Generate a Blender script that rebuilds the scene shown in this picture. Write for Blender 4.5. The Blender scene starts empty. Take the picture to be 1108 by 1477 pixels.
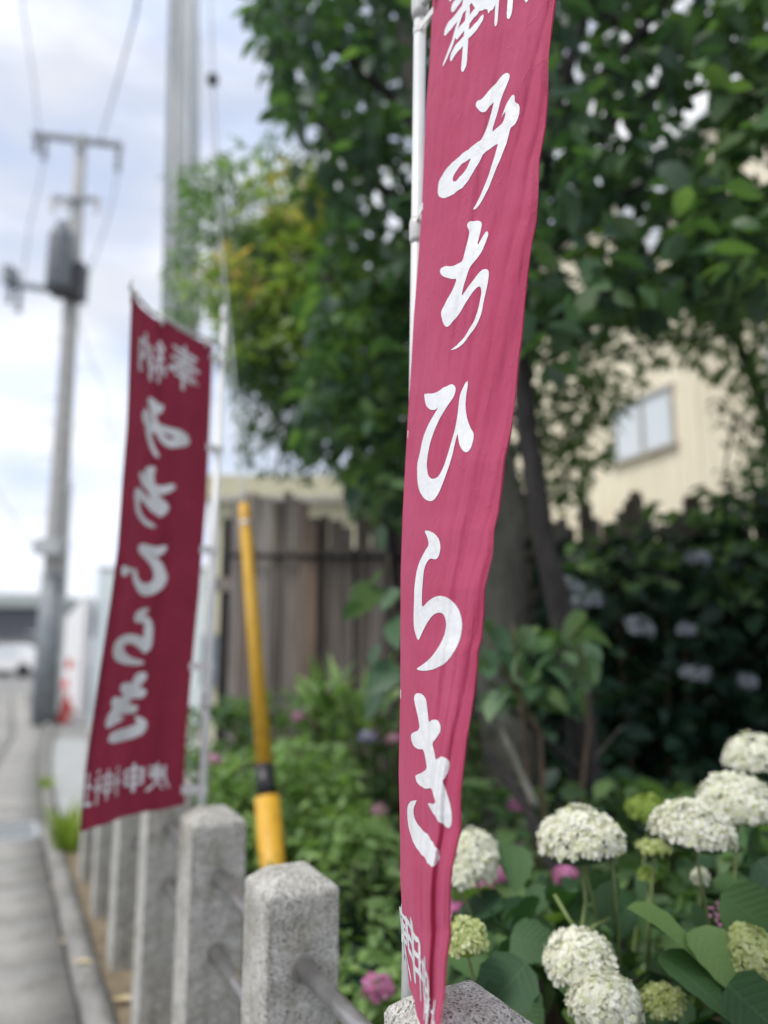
import bpy, bmesh, math, random
import numpy as np
from mathutils import Vector, Matrix, geometry, noise
random.seed(7); rng = np.random.default_rng(11)
R = math.radians
scene = bpy.context.scene
col = scene.collection

# ------------------------------------------------------------------ camera
FPX, CX, CY = 1110.0, 554.0, 738.5           # focal length in photo pixels, photo centre
PITCH = R(9.8); CP, SP = math.cos(PITCH), math.sin(PITCH)
CAMZ = 1.36
cam_d = bpy.data.cameras.new('camera'); cam = bpy.data.objects.new('camera', cam_d); col.objects.link(cam)
cam.location = (0, 0, CAMZ); cam.rotation_euler = (R(90) + PITCH, 0, 0)
cam_d.sensor_fit = 'VERTICAL'; cam_d.sensor_height = 36.0; cam_d.lens = FPX / 1477 * 36
cam_d.clip_start = 0.02; cam_d.clip_end = 2000
cam_d.dof.use_dof = True; cam_d.dof.focus_distance = 1.03
cam_d.dof.aperture_fstop = cam_d.lens / 18.0
scene.camera = cam

# ------------------------------------------------------------------ world
SUN_EL, SUN_AZ = R(58), R(-125)               # azimuth measured from +Y towards +X
w = bpy.data.worlds.new('World'); scene.world = w; w.use_nodes = True
nt = w.node_tree; nt.nodes.clear()
def N(tree, t, **kw):
    n = tree.nodes.new(t)
    for k, v in kw.items(): setattr(n, k, v)
    return n
out = N(nt, 'ShaderNodeOutputWorld'); bg = N(nt, 'ShaderNodeBackground')
sky = N(nt, 'ShaderNodeTexSky', sky_type='NISHITA', sun_disc=False)
sky.sun_elevation = SUN_EL; sky.sun_rotation = SUN_AZ
sky.air_density = 1.0; sky.dust_density = 2.0; sky.ozone_density = 1.0
tc = N(nt, 'ShaderNodeTexCoord'); mp = N(nt, 'ShaderNodeMapping'); mp.inputs['Scale'].default_value = (1.3, 1.3, 3.2)
mp.inputs['Location'].default_value = (0.35, 0.2, 0.4)
nz = N(nt, 'ShaderNodeTexNoise'); nz.inputs['Scale'].default_value = 2.1; nz.inputs['Detail'].default_value = 7; nz.inputs['Roughness'].default_value = 0.52
cr = N(nt, 'ShaderNodeValToRGB'); cr.color_ramp.elements[0].position = 0.40; cr.color_ramp.elements[1].position = 0.58
cr.color_ramp.elements[0].color = (0.6, 0.6, 0.6, 1); cr.color_ramp.elements[1].color = (1, 1, 1, 1)
nz2 = N(nt, 'ShaderNodeTexNoise'); nz2.inputs['Scale'].default_value = 3.7; nz2.inputs['Detail'].default_value = 6
cr2 = N(nt, 'ShaderNodeValToRGB'); cr2.color_ramp.elements[0].position = 0.35; cr2.color_ramp.elements[1].position = 0.62
cr2.color_ramp.elements[0].color = (7.4, 8.2, 10.2, 1); cr2.color_ramp.elements[1].color = (10.2, 10.3, 10.6, 1)
mx = N(nt, 'ShaderNodeMixRGB')
L = nt.links.new
L(tc.outputs['Generated'], mp.inputs['Vector']); L(mp.outputs[0], nz.inputs['Vector']); L(mp.outputs[0], nz2.inputs['Vector'])
L(nz.outputs['Fac'], cr.inputs[0]); L(nz2.outputs['Fac'], cr2.inputs[0])
L(cr.outputs[0], mx.inputs[0]); L(sky.outputs[0], mx.inputs[1]); L(cr2.outputs[0], mx.inputs[2])
L(mx.outputs[0], bg.inputs[0]); bg.inputs[1].default_value = 0.09
L(bg.outputs[0], out.inputs[0])
sd = bpy.data.lights.new('sun', 'SUN'); sd.energy = 2.0; sd.angle = R(16); sd.color = (1, 0.96, 0.9)
sun = bpy.data.objects.new('sun', sd); col.objects.link(sun)
sv = Vector((math.sin(SUN_AZ) * math.cos(SUN_EL), math.cos(SUN_AZ) * math.cos(SUN_EL), math.sin(SUN_EL)))
sun.rotation_euler = sv.to_track_quat('Z', 'Y').to_euler(); sun.location = sv * 30

scene.view_settings.view_transform = 'Standard'; scene.view_settings.look = 'None'
scene.view_settings.gamma = 1; scene.view_settings.use_curve_mapping = False
scene.view_settings.exposure = 0.45
scene.render.engine = 'CYCLES'
scene.cycles.max_bounces = 7; scene.cycles.transparent_max_bounces = 8
scene.cycles.use_denoising = True
scene.cycles.sample_clamp_indirect = 4

# ------------------------------------------------------------------ placing helpers
def ray(x, y):
    t = (y - CY) / FPX
    return Vector(((x - CX) / FPX, CP + t * SP, SP - t * CP))
def P(x, y, Y):                               # point seen at (x, y), at world depth Y
    d = ray(x, y); k = Y / d.y
    return Vector((d.x * k, Y, CAMZ + d.z * k))
def G(x, y, z=0.0):
    d = ray(x, y); k = (z - CAMZ) / d.z
    return Vector((d.x * k, d.y * k, z))
def proj(p):
    X, Y, Z = p[0], p[1], p[2] - CAMZ
    zc = Y * CP + Z * SP; yc = -Y * SP + Z * CP
    return CX + FPX * X / zc, CY - FPX * yc / zc, zc
E = Vector((-0.4414, 0.8973, 0)); NL = Vector((-0.8973, -0.4414, 0)); P0 = Vector((0.099, 1.08, 0))
def W(s, o, z=0.0):                           # along the stone fence, left of it towards the road
    p = P0 + E * s + NL * o; p.z = z; return p

def setp(o, label=None, cat=None, group=None, kind=None):
    if label: o['label'] = label
    if cat: o['category'] = cat
    if group: o['group'] = group
    if kind: o['kind'] = kind
    return o
def thing(name, label, cat, loc, group=None):
    o = bpy.data.objects.new(name, None); col.objects.link(o); o.location = loc; o.empty_display_size = 0.1
    return setp(o, label, cat, group)
def adopt(o, parent):
    if parent is None: return
    o.parent = parent
    if parent.type == 'EMPTY': o.matrix_parent_inverse = Matrix.Translation(-Vector(parent.location))
    # parts hold world coordinates, so a sub-part needs no offset
class MB:
    def __init__(s): s.v = []; s.f = []
    def quad(s, a, b, c, d):
        n = len(s.v); s.v += [tuple(a), tuple(b), tuple(c), tuple(d)]; s.f.append((n, n+1, n+2, n+3)); return s
    def box(s, c, sx, sy, sz, ax=None, ay=None, az=None):
        ax = ax or Vector((1,0,0)); ay = ay or Vector((0,1,0)); az = az or Vector((0,0,1)); c = Vector(c); n = len(s.v)
        for k in (-1, 1):
            for j in (-1, 1):
                for i in (-1, 1): s.v.append(tuple(c + ax*(i*sx/2) + ay*(j*sy/2) + az*(k*sz/2)))
        for q in ((0,2,3,1),(4,5,7,6),(0,1,5,4),(2,6,7,3),(0,4,6,2),(1,3,7,5)): s.f.append(tuple(n+i for i in q))
        return s
    def tube(s, pts, rad, n=10, cap=True):
        pts = [Vector(p) for p in pts]
        if not hasattr(rad, '__len__'): rad = [rad]*len(pts)
        prev = None; base = len(s.v)
        for i, p in enumerate(pts):
            d = (pts[min(i+1, len(pts)-1)] - pts[max(i-1, 0)]).normalized()
            if prev is None:
                a = Vector((0,0,1)) if abs(d.z) < .9 else Vector((1,0,0)); prev = d.cross(a).normalized()
            u = (prev - d*prev.dot(d)).normalized(); prev = u; vv = d.cross(u)
            for k in range(n):
                an = 2*math.pi*k/n; s.v.append(tuple(p + (u*math.cos(an) + vv*math.sin(an))*rad[i]))
        for i in range(len(pts)-1):
            for k in range(n):
                a = base+i*n+k; b = base+i*n+(k+1) % n; s.f.append((a, b, b+n, a+n))
        if cap:
            s.f.append(tuple(base+k for k in reversed(range(n)))); s.f.append(tuple(base+(len(pts)-1)*n+k for k in range(n)))
        return s
    def build(s, name, mat, parent=None, smooth=False, **kw):
        m = bpy.data.meshes.new(name); m.from_pydata(s.v, [], s.f); m.update()
        if smooth: m.shade_smooth()
        return link(name, m, mat, parent, **kw)
def link(name, m, mat, parent=None, **kw):
    if mat and not m.materials: m.materials.append(mat)
    o = bpy.data.objects.new(name, m); col.objects.link(o); adopt(o, parent); setp(o, **kw); return o

# ------------------------------------------------------------------ materials
def mat(name, build):
    m = bpy.data.materials.new(name); m.use_nodes = True; t = m.node_tree; t.nodes.clear()
    o = N(t, 'ShaderNodeOutputMaterial'); b = N(t, 'ShaderNodeBsdfPrincipled'); t.links.new(b.outputs[0], o.inputs[0])
    build(t, b, o); return m
def ramp(t, src, stops):
    r = N(t, 'ShaderNodeValToRGB'); e = r.color_ramp.elements
    while len(e) < len(stops): e.new(0.5)
    for k, (p, c) in enumerate(stops): e[k].position = p; e[k].color = (*c, 1)
    t.links.new(src, r.inputs[0]); return r.outputs[0]
def noi(t, scale, detail=4, rough=0.5, stretch=None, kind='ShaderNodeTexNoise', coord='Object'):
    c = N(t, 'ShaderNodeTexCoord'); n = N(t, kind); v = c.outputs[coord]
    if stretch:
        m = N(t, 'ShaderNodeMapping'); m.inputs['Scale'].default_value = stretch; t.links.new(v, m.inputs[0]); v = m.outputs[0]
    t.links.new(v, n.inputs['Vector']); n.inputs['Scale'].default_value = scale
    if kind == 'ShaderNodeTexNoise': n.inputs['Detail'].default_value = detail; n.inputs['Roughness'].default_value = rough
    return n
def bump(t, b, src, strength, dist, prev=None):
    n = N(t, 'ShaderNodeBump'); n.inputs['Strength'].default_value = strength; n.inputs['Distance'].default_value = dist
    t.links.new(src, n.inputs['Height'])
    if prev is not None: t.links.new(prev, n.inputs['Normal'])
    t.links.new(n.outputs[0], b.inputs['Normal']); return n.outputs[0]
def mixc(t, fac, a, b_, mode='MIX'):
    m = N(t, 'ShaderNodeMixRGB', blend_type=mode)
    for s, v in ((m.inputs[0], fac), (m.inputs[1], a), (m.inputs[2], b_)):
        if hasattr(v, 'links'): t.links.new(v, s)
        else: s.default_value = v if not hasattr(v, '__len__') else (*v, 1)
    return m.outputs[0]
def simple(name, c1, c2=None, scale=8, rough=0.6, bmp=0.0, metal=0, stretch=None, bdist=0.01, detail=5):
    def f(t, b, o):
        n = noi(t, scale, detail, 0.55, stretch)
        t.links.new(ramp(t, n.outputs['Fac'], [(0.3, c1), (0.7, c2 or c1)]), b.inputs['Base Color'])
        b.inputs['Roughness'].default_value = rough; b.inputs['Metallic'].default_value = metal
        if bmp: bump(t, b, n.outputs['Fac'], bmp, bdist)
    return mat(name, f)

def m_granite(name, lo, mid, hi, spec=1.0):
    def f(t, b, o):
        v = noi(t, 420, kind='ShaderNodeTexVoronoi'); v2 = noi(t, 300, kind='ShaderNodeTexVoronoi'); n2 = noi(t, 11, 6, 0.62); n1 = noi(t, 60, 4, 0.7)
        sp1 = N(t, 'ShaderNodeSeparateColor'); t.links.new(v.outputs['Color'], sp1.inputs[0]); sp2 = N(t, 'ShaderNodeSeparateColor'); t.links.new(v2.outputs['Color'], sp2.inputs[0])
        base = ramp(t, sp1.outputs[0], [(0.0, lo), (0.35, mid), (0.9, hi)])
        dark = ramp(t, sp2.outputs[1], [(0.08*spec, (0.25, .25, .24)), (0.12*spec, (1, 1, 1))])
        c = mixc(t, 0.9, base, dark, 'MULTIPLY')
        c = mixc(t, 0.7, c, ramp(t, n1.outputs['Fac'], [(0.35, (0.68, 0.67, 0.64)), (0.6, (1, 1, 1))]), 'MULTIPLY')
        c = mixc(t, 0.85, c, ramp(t, n2.outputs['Fac'], [(0.32, (0.68, 0.655, 0.60)), (0.55, (1, 1, 1))]), 'MULTIPLY')
        n5 = noi(t, 26, 5, 0.6, (1, 1, .12)); c = mixc(t, 0.6, c, ramp(t, n5.outputs['Fac'], [(0.34, (0.68, 0.66, 0.61)), (0.5, (1, 1, 1))]), 'MULTIPLY'); t.links.new(c, b.inputs['Base Color'])
        b.inputs['Roughness'].default_value = 0.85
        n3 = noi(t, 130, 3, 0.6); bump(t, b, n3.outputs['Fac'], 0.45, 0.004)
    return mat(name, f)
M = {}
M['granite'] = m_granite('rough_granite', (0.27, 0.268, 0.25), (0.44, 0.435, 0.405), (0.63, 0.622, 0.59))
def f_asph(t, b, o):
    n = noi(t, 160, 3, 0.7); n2 = noi(t, 1.3, 6, 0.6)
    c = mixc(t, 0.9, ramp(t, n.outputs['Fac'], [(0.35, (0.18, .18, .178)), (0.65, (0.33, .328, .32))]), ramp(t, n2.outputs['Fac'], [(0.3, (0.72, .71, .70)), (0.65, (1, 1, 1))]), 'MULTIPLY')
    t.links.new(c, b.inputs['Base Color']); b.inputs['Roughness'].default_value = 0.85; bump(t, b, n.outputs['Fac'], 0.5, 0.004)
M['asphalt'] = mat('worn_asphalt', f_asph)
def f_conc(t, b, o):
    n = noi(t, 90, 4, 0.7); n2 = noi(t, 4.5, 7, 0.65)
    c = mixc(t, 0.9, ramp(t, n.outputs['Fac'], [(0.35, (0.30, .296, .285)), (0.65, (0.43, .425, .41))]), ramp(t, n2.outputs['Fac'], [(0.30, (0.5, .48, .44)), (0.45, (0.8, .79, .77)), (0.62, (1, 1, 1))]), 'MULTIPLY')
    oi = N(t, 'ShaderNodeObjectInfo'); r = ramp(t, oi.outputs['Random'], [(0, (0.85, .85, .85)), (1, (1.05, 1.04, 1.02))])
    c = mixc(t, 1, c, r, 'MULTIPLY')
    t.links.new(c, b.inputs['Base Color']); b.inputs['Roughness'].default_value = 0.88; bump(t, b, n.outputs['Fac'], 0.4, 0.004)
M['concrete'] = mat('stained_concrete', f_conc)
M['drive'] = simple('pale_driveway', (0.30, 0.31, 0.31), (0.42, 0.43, 0.43), 5, 0.85, 0.2)
M['kerb'] = simple('kerb_concrete', (0.17, 0.165, 0.15), (0.30, 0.295, 0.28), 22, 0.9, 0.4)
M['soil'] = simple('garden_soil', (0.035, 0.025, 0.015), (0.11, 0.08, 0.05), 14, 0.95, 0.9, bdist=0.02)
M['strip_soil'] = simple('dusty_soil', (0.13, 0.10, 0.062), (0.26, 0.21, 0.14), 16, 0.95, 0.7, bdist=0.01)
M['steel'] = simple('galvanised_steel', (0.36, 0.38, 0.39), (0.52, 0.54, 0.55), 30, 0.5, 0.1, metal=0.2, stretch=(1, 1, 0.06))
M['grey_metal'] = simple('grey_painted_metal', (0.16, 0.18, 0.20), (0.24, 0.26, 0.28), 6, 0.5)
M['tank'] = simple('blue_grey_tank', (0.11, 0.125, 0.145), (0.16, 0.175, 0.195), 6, 0.5)
M['dark_metal'] = simple('dark_metal', (0.03, 0.03, 0.035), (0.07, 0.07, 0.075), 9, 0.5)
M['rail'] = simple('stained_steel_pipe', (0.26, 0.25, 0.25), (0.42, 0.41, 0.40), 20, 0.32, 0.05, metal=0.7)
M['polec'] = simple('concrete_pole', (0.30, 0.30, 0.30), (0.42, 0.42, 0.41), 7, 0.8, 0.1)
M['white_plastic'] = simple('white_plastic_pole', (0.60, 0.61, 0.60), (0.74, 0.745, 0.735), 9, 0.35)
M['joint_plastic'] = simple('grey_plastic_joint', (0.50, 0.50, 0.48), (0.60, 0.60, 0.58), 9, 0.4)
M['strap'] = simple('white_strap', (0.6, 0.6, 0.58), (0.75, 0.75, 0.73), 60, 0.8, 0.2)
def f_yel(t, b, o):
    n = noi(t, 9, 6, 0.65, (1, 1, .25)); n2 = noi(t, 70, 5, 0.7, (1, 1, .3))
    c = ramp(t, n.outputs['Fac'], [(0.3, (0.50, 0.27, 0.03)), (0.5, (0.66, 0.37, 0.03)), (0.75, (0.72, 0.46, 0.10))])
    c = mixc(t, 0.6, c, ramp(t, n2.outputs['Fac'], [(0.36, (0.45, .42, .36)), (0.46, (1, 1, 1))]), 'MULTIPLY'); t.links.new(c, b.inputs['Base Color'])
    b.inputs['Roughness'].default_value = 0.5; bump(t, b, n2.outputs['Fac'], 0.2, 0.002)
M['yellow'] = mat('scuffed_yellow_plastic', f_yel)
M['black_tape'] = simple('black_band', (0.015, 0.015, 0.018), (0.03, 0.03, 0.03), 9, 0.4)
M['cream'] = simple('cream_siding', (0.72, 0.65, 0.49), (0.86, 0.79, 0.62), 2.2, 0.7, stretch=(1, 1, .35))
M['cream_yellow'] = simple('pale_yellow_wall', (0.58, 0.55, 0.38), (0.64, 0.61, 0.44), 3, 0.7)
M['pale_blue'] = simple('pale_blue_panel', (0.60, 0.68, 0.71), (0.68, 0.75, 0.77), 3, 0.5)
M['white_wall'] = simple('white_render', (0.68, 0.68, 0.68), (0.76, 0.76, 0.76), 3, 0.7)
M['roof_grey'] = simple('grey_roof', (0.30, 0.34, 0.32), (0.38, 0.42, 0.40), 3, 0.6)
M['slate'] = simple('slate_fascia', (0.09, 0.095, 0.115), (0.13, 0.135, 0.155), 3, 0.6)
M['frame'] = simple('aluminium_frame', (0.42, 0.40, 0.36), (0.5, 0.48, 0.44), 9, 0.4, metal=0.3)
def f_glass(t, b, o):
    b.inputs['Base Color'].default_value = (0.62, 0.67, 0.71, 1); b.inputs['Roughness'].default_value = 0.2; b.inputs['IOR'].default_value = 1.6
M['glass'] = mat('window_glass', f_glass)
M['red'] = simple('red_plastic', (0.55, 0.035, 0.03), (0.62, 0.06, 0.04), 9, 0.5)
M['orange'] = simple('dull_orange_paint', (0.42, 0.22, 0.12), (0.48, 0.26, 0.15), 9, 0.5)
M['white'] = simple('white_paint', (0.74, 0.74, 0.73), (0.8, 0.8, 0.79), 9, 0.5)
def f_plank(t, b, o):
    n = noi(t, 55, 5, 0.6, (1, 1, 0.035)); oi = N(t, 'ShaderNodeObjectInfo')
    c = mixc(t, 1, ramp(t, n.outputs['Fac'], [(0.3, (0.11, .10, .09)), (0.7, (0.36, .33, .30))]),
             ramp(t, oi.outputs['Random'], [(0, (0.55, 0.5, 0.47)), (0.35, (1.0, 0.95, 0.92)), (0.6, (0.85, .66, .52)), (0.8, (1.05, 1.05, 1.08)), (1, (0.45, .42, .4))]), 'MULTIPLY')
    t.links.new(c, b.inputs['Base Color']); b.inputs['Roughness'].default_value = 0.9; bump(t, b, n.outputs['Fac'], 0.6, 0.006)
M['plank'] = mat('weathered_timber', f_plank)
def m_bark(name, a, c_):
    return simple(name, a, c_, 30, 0.9, 0.9, stretch=(1, 1, 0.25), bdist=0.012)
M['bark_dark'] = m_bark('dark_bark', (0.010, 0.009, 0.009), (0.034, 0.030, 0.029))
M['bark_grey'] = m_bark('grey_bark', (0.09, 0.088, 0.07), (0.21, 0.20, 0.17))
M['stem'] = simple('green_stem', (0.12, 0.17, 0.05), (0.2, 0.25, 0.09), 20, 0.6)
M['brown_stem'] = simple('brown_stem', (0.07, 0.05, 0.03), (0.14, 0.1, 0.06), 20, 0.8)
def m_leaf(name, stops, trans=0.32, rough=0.42, vein=0.0):
    def f(t, b, o):
        g = N(t, 'ShaderNodeNewGeometry'); oi = N(t, 'ShaderNodeObjectInfo')
        a = N(t, 'ShaderNodeMath', operation='ADD'); t.links.new(g.outputs['Random Per Island'], a.inputs[0]); t.links.new(oi.outputs['Random'], a.inputs[1])
        fr = N(t, 'ShaderNodeMath', operation='FRACT'); t.links.new(a.outputs[0], fr.inputs[0])
        c = ramp(t, fr.outputs[0], stops)
        n = noi(t, 60, 4, 0.6); c = mixc(t, 0.5, c, ramp(t, n.outputs['Fac'], [(0.3, (0.6, .65, .6)), (0.7, (1.25, 1.2, 1.15))]), 'MULTIPLY')
        t.links.new(c, b.inputs['Base Color']); b.inputs['Roughness'].default_value = rough
        b.inputs['Specular IOR Level'].default_value = 0.4
        pb_ = bump(t, b, n.outputs['Fac'], 0.3, 0.003)
        co_ = N(t, 'ShaderNodeTexCoord'); sx = N(t, 'ShaderNodeSeparateXYZ'); t.links.new(co_.outputs['Object'], sx.inputs[0])
        def mt(op, a_, b_=None):
            q = N(t, 'ShaderNodeMath', operation=op)
            for s_, v_ in zip(q.inputs, (a_, b_)):
                if v_ is None: continue
                if hasattr(v_, 'links'): t.links.new(v_, s_)
                else: s_.default_value = v_
            return q.outputs[0]
        ay = mt('ABSOLUTE', sx.outputs[1]); ph = mt('MULTIPLY', mt('SUBTRACT', sx.outputs[0], mt('MULTIPLY', ay, 0.75)), 30.0); si = mt('SINE', ph)
        mid_ = mt('LESS_THAN', ay, 0.012); hh_ = mt('SUBTRACT', mt('MULTIPLY', mt('POWER', mt('ABSOLUTE', si), 0.5), 0.5), mid_)
        if vein:
            bump(t, b, hh_, vein, 0.004, pb_)
            vm = mt('MULTIPLY', mt('MAXIMUM', mid_, mt('LESS_THAN', mt('ABSOLUTE', si), 0.10)), 0.2)
            c = mixc(t, vm, c, (0.16, 0.26, 0.13)); t.links.new(c, b.inputs['Base Color'])
        tr = N(t, 'ShaderNodeBsdfTranslucent'); t.links.new(mixc(t, 1, c, (1.4, 1.6, 0.6), 'MULTIPLY'), tr.inputs[0])
        ms = N(t, 'ShaderNodeMixShader'); ms.inputs[0].default_value = trans
        t.links.new(b.outputs[0], ms.inputs[1]); t.links.new(tr.outputs[0], ms.inputs[2]); t.links.new(ms.outputs[0], o.inputs[0])
    return mat(name, f)
M['leaf_dark'] = m_leaf('dark_green_leaf', [(0, (0.032, 0.066, 0.050)), (0.5, (0.052, 0.102, 0.062)), (0.85, (0.08, 0.15, 0.072)), (1, (0.13, 0.22, 0.085))], 0.42, vein=0.45)
M['leaf_mid'] = m_leaf('mid_green_leaf', [(0, (0.06, 0.12, 0.06)), (0.6, (0.115, 0.20, 0.085)), (1, (0.19, 0.30, 0.12))], 0.42)
M['leaf_lime'] = m_leaf('yellow_green_leaf', [(0, (0.17, 0.27, 0.07)), (0.6, (0.28, 0.39, 0.11)), (1, (0.42, 0.48, 0.17))], 0.4)
M['leaf_gold'] = m_leaf('golden_young_leaf', [(0, (0.46, 0.46, 0.16)), (0.6, (0.60, 0.50, 0.22)), (1, (0.66, 0.42, 0.22))], 0.4)
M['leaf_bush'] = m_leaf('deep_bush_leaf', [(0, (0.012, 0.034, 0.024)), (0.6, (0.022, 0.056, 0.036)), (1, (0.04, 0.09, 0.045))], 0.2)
M['leaf_hyd'] = m_leaf('hydrangea_leaf', [(0, (0.028, 0.075, 0.034)), (0.45, (0.050, 0.115, 0.048)), (0.8, (0.085, 0.17, 0.06)), (1, (0.16, 0.26, 0.08))], 0.32, 0.6, vein=0.45)
M['leaf_pale'] = m_leaf('pale_broad_leaf', [(0, (0.05, 0.11, 0.055)), (0.6, (0.085, 0.16, 0.085)), (1, (0.16, 0.24, 0.14))], 0.25, 0.35, vein=0.45)
M['leaf_fern'] = m_leaf('fresh_bush_leaf', [(0, (0.13, 0.22, 0.08)), (0.6, (0.23, 0.36, 0.13)), (1, (0.32, 0.46, 0.18))], 0.35)
M['grass'] = m_leaf('weed_blade', [(0, (0.16, 0.24, 0.04)), (1, (0.3, 0.38, 0.08))], 0.4)
def m_petal(name, stops):
    def f(t, b, o):
        g = N(t, 'ShaderNodeNewGeometry'); c = ramp(t, g.outputs['Random Per Island'], stops)
        t.links.new(c, b.inputs['Base Color']); b.inputs['Roughness'].default_value = 0.6
        tr = N(t, 'ShaderNodeBsdfTranslucent'); t.links.new(c, tr.inputs[0])
        ms = N(t, 'ShaderNodeMixShader'); ms.inputs[0].default_value = 0.4
        t.links.new(b.outputs[0], ms.inputs[1]); t.links.new(tr.outputs[0], ms.inputs[2]); t.links.new(ms.outputs[0], o.inputs[0])
    return mat(name, f)
M['petal_white'] = m_petal('cream_white_floret', [(0, (0.42, 0.36, 0.20)), (0.03, (0.55, 0.56, 0.30)), (0.07, (0.70, 0.74, 0.48)), (0.3, (0.84, 0.85, 0.70)), (1, (0.90, 0.90, 0.82))])
M['petal_lime'] = m_petal('pale_green_floret', [(0, (0.42, 0.50, 0.16)), (0.6, (0.56, 0.62, 0.27)), (1, (0.70, 0.73, 0.45))])
M['petal_green'] = m_petal('green_bud', [(0, (0.22, 0.33, 0.05)), (1, (0.34, 0.45, 0.09))])
M['petal_pink'] = m_petal('pink_floret', [(0, (0.60, 0.17, 0.38)), (0.6, (0.70, 0.26, 0.50)), (1, (0.75, 0.42, 0.62))])
M['petal_violet'] = m_petal('violet_floret', [(0, (0.26, 0.18, 0.48)), (1, (0.48, 0.36, 0.66))])
M['petal_mauve'] = m_petal('pale_mauve_floret', [(0, (0.20, 0.23, 0.26)), (1, (0.38, 0.42, 0.45))])

# ------------------------------------------------------------------ ground, road, kerb
def sheet(name, pts, z, m, **kw):
    b = MB(); n = len(pts); b.v = [(p[0], p[1], z) for p in pts]; b.f = [tuple(range(n))]
    return b.build(name, m, None, kind='structure', **kw)
sheet('ground', [(-400, -40), (400, -40), (400, 600), (-400, 600)], -0.012, M['asphalt'])
def strip(s0, s1, o0, o1): return [W(s0, o1), W(s0, o0), W(s1, o0), W(s1, o1)]
sheet('road', strip(-6, 70, 0.95, 7.5), 0.0, M['asphalt'])
# gutter: concrete slabs laid end to end; past the fence the kerb bends to the right
KP = [W(5.4, .152)] + [G(77, 1205), G(70, 1165), G(66, 1130), G(66, 1100), G(70, 1076), G(74, 1060), G(60, 1030), G(48, 1005), G(40, 985)]
KL = [0.0]
for i in range(len(KP)-1): KL.append(KL[-1] + (KP[i+1]-KP[i]).length)
def path(s, off):                              # point and heading, off metres to the road side of the kerb line
    if s <= 5.4: return W(s, .152+off), rotE
    q = s - 5.4; i = max(k for k in range(len(KP)-1) if KL[k] <= q) if q < KL[-1] else len(KP)-2
    f = (q-KL[i])/(KL[i+1]-KL[i]); p = KP[i].lerp(KP[i+1], f); d = (KP[min(i+2, len(KP)-1)]-KP[max(i-1, 0)]).normalized()
    return p + Vector((-d.y, d.x, 0))*off, math.atan2(d.y, d.x) - math.pi/2
def slab_mesh(l, wd, h, bev=0.006):
    bm = bmesh.new(); bmesh.ops.create_cube(bm, size=1)
    bmesh.ops.scale(bm, vec=(wd, l, h), verts=bm.verts); bmesh.ops.bevel(bm, geom=bm.edges[:], offset=bev, segments=2, affect='EDGES')
    m = bpy.data.meshes.new('slab'); bm.to_mesh(m); bm.free(); m.shade_smooth(); return m
rotE = math.atan2(E.y, E.x) - math.pi/2
gut = sheet('gutter_bed', strip(-3, 5.4, 0.19, 0.96), -0.006, M['soil'])
sm = slab_mesh(0.594, 0.445, 0.10); sm2 = slab_mesh(0.594, 0.285, 0.10)
SMAX = 5.4 + KL[-1]
for k in range(-4, 40):
    for mm, o_, nm in ((sm, 0.273, 'gutter_slab'), (sm2, 0.651, 'paving_slab')):
        if nm == 'gutter_slab' and k == 9: continue
        s = 0.6*k + 0.3 + (0.17 if nm == 'paving_slab' else 0)
        if s > SMAX - .3: continue
        p, hd = path(s, o_); p.z = -0.046 + random.uniform(-.002, .002) + (0.004 if nm == 'paving_slab' else 0)
        if s > 5.3: p.z += .0007*(k % 7) + (.0004 if o_ > .4 else 0)
        o = link(nm, mm, M['concrete'], gut)
        o.location = p; o.rotation_euler = (random.uniform(-.003, .003), random.uniform(-.003, .003), hd)
# drain grate in the gutter
gt = thing('drain_grate', 'small steel drain grate set in the concrete gutter beside the kerb', 'drain grate', W(5.7, 0.425, 0))
b = MB()
for q in (-1, 1): b.box(W(5.7+q*.27, .425, -.012), .42, .03, .03, NL, E); b.box(W(5.7, .425+q*.205, -.012), .03, .51, .03, NL, E)
b.build('grate_frame', M['steel'], gt)
for k in range(15):
    MB().box(W(5.7-.235+k*.0335, .425, -.014), .38, .012, .028, NL, E).build('grate_bar', M['steel'], gt)
MB().box(W(5.7, .425, -.06), .42, .56, .01, NL, E).build('grate_sump', M['dark_metal'], gt)
# kerb: separate stones
kb = sheet('kerb_bed', strip(-3, 5.4, 0.10, 0.20), 0.0, M['soil'])
km = slab_mesh(0.592, 0.09, 0.15, 0.012)
for k in range(-4, 40):
    s = 0.6*k + 0.3
    if s > SMAX - .3: continue
    o = link('kerb_stone', km, M['kerb'], kb); dz = 0 if s < 5.4 else -0.035
    p, hd = path(s, random.uniform(-.003, .003)); p.z = 0.03 + dz + random.uniform(-.002, .002)
    o.location = p; o.rotation_euler = (0, 0, hd + random.uniform(-.006, .006))
sheet('soil_strip', strip(-3, 5.0, -0.12, 0.106), 0.085, M['strip_soil'])
sheet('garden_bed', [W(-3, -0.121), W(5.0, -0.121), W(5.0, -9), W(-3, -9)][::-1], 0.08, M['soil'])
dv = [path(5.4 + q, -.04)[0] for q in (0, .8, 1.6, 2.4, 3.2, 4.2, 5.2, 6.2)]
sheet('driveway', [W(5.0, 0.106), W(5.0, -8)] + [dv[-1] + Vector((9, 0, 0))] + dv[::-1], 0.02, M['drive'])

# ------------------------------------------------------------------ far street
def wallbox(name, x0, x1, y0, y1, z0, z1, m, parent):
    return MB().box(((x0+x1)/2, (y0+y1)/2, (z0+z1)/2), x1-x0, y1-y0, z1-z0).build(name, m, parent)
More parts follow.
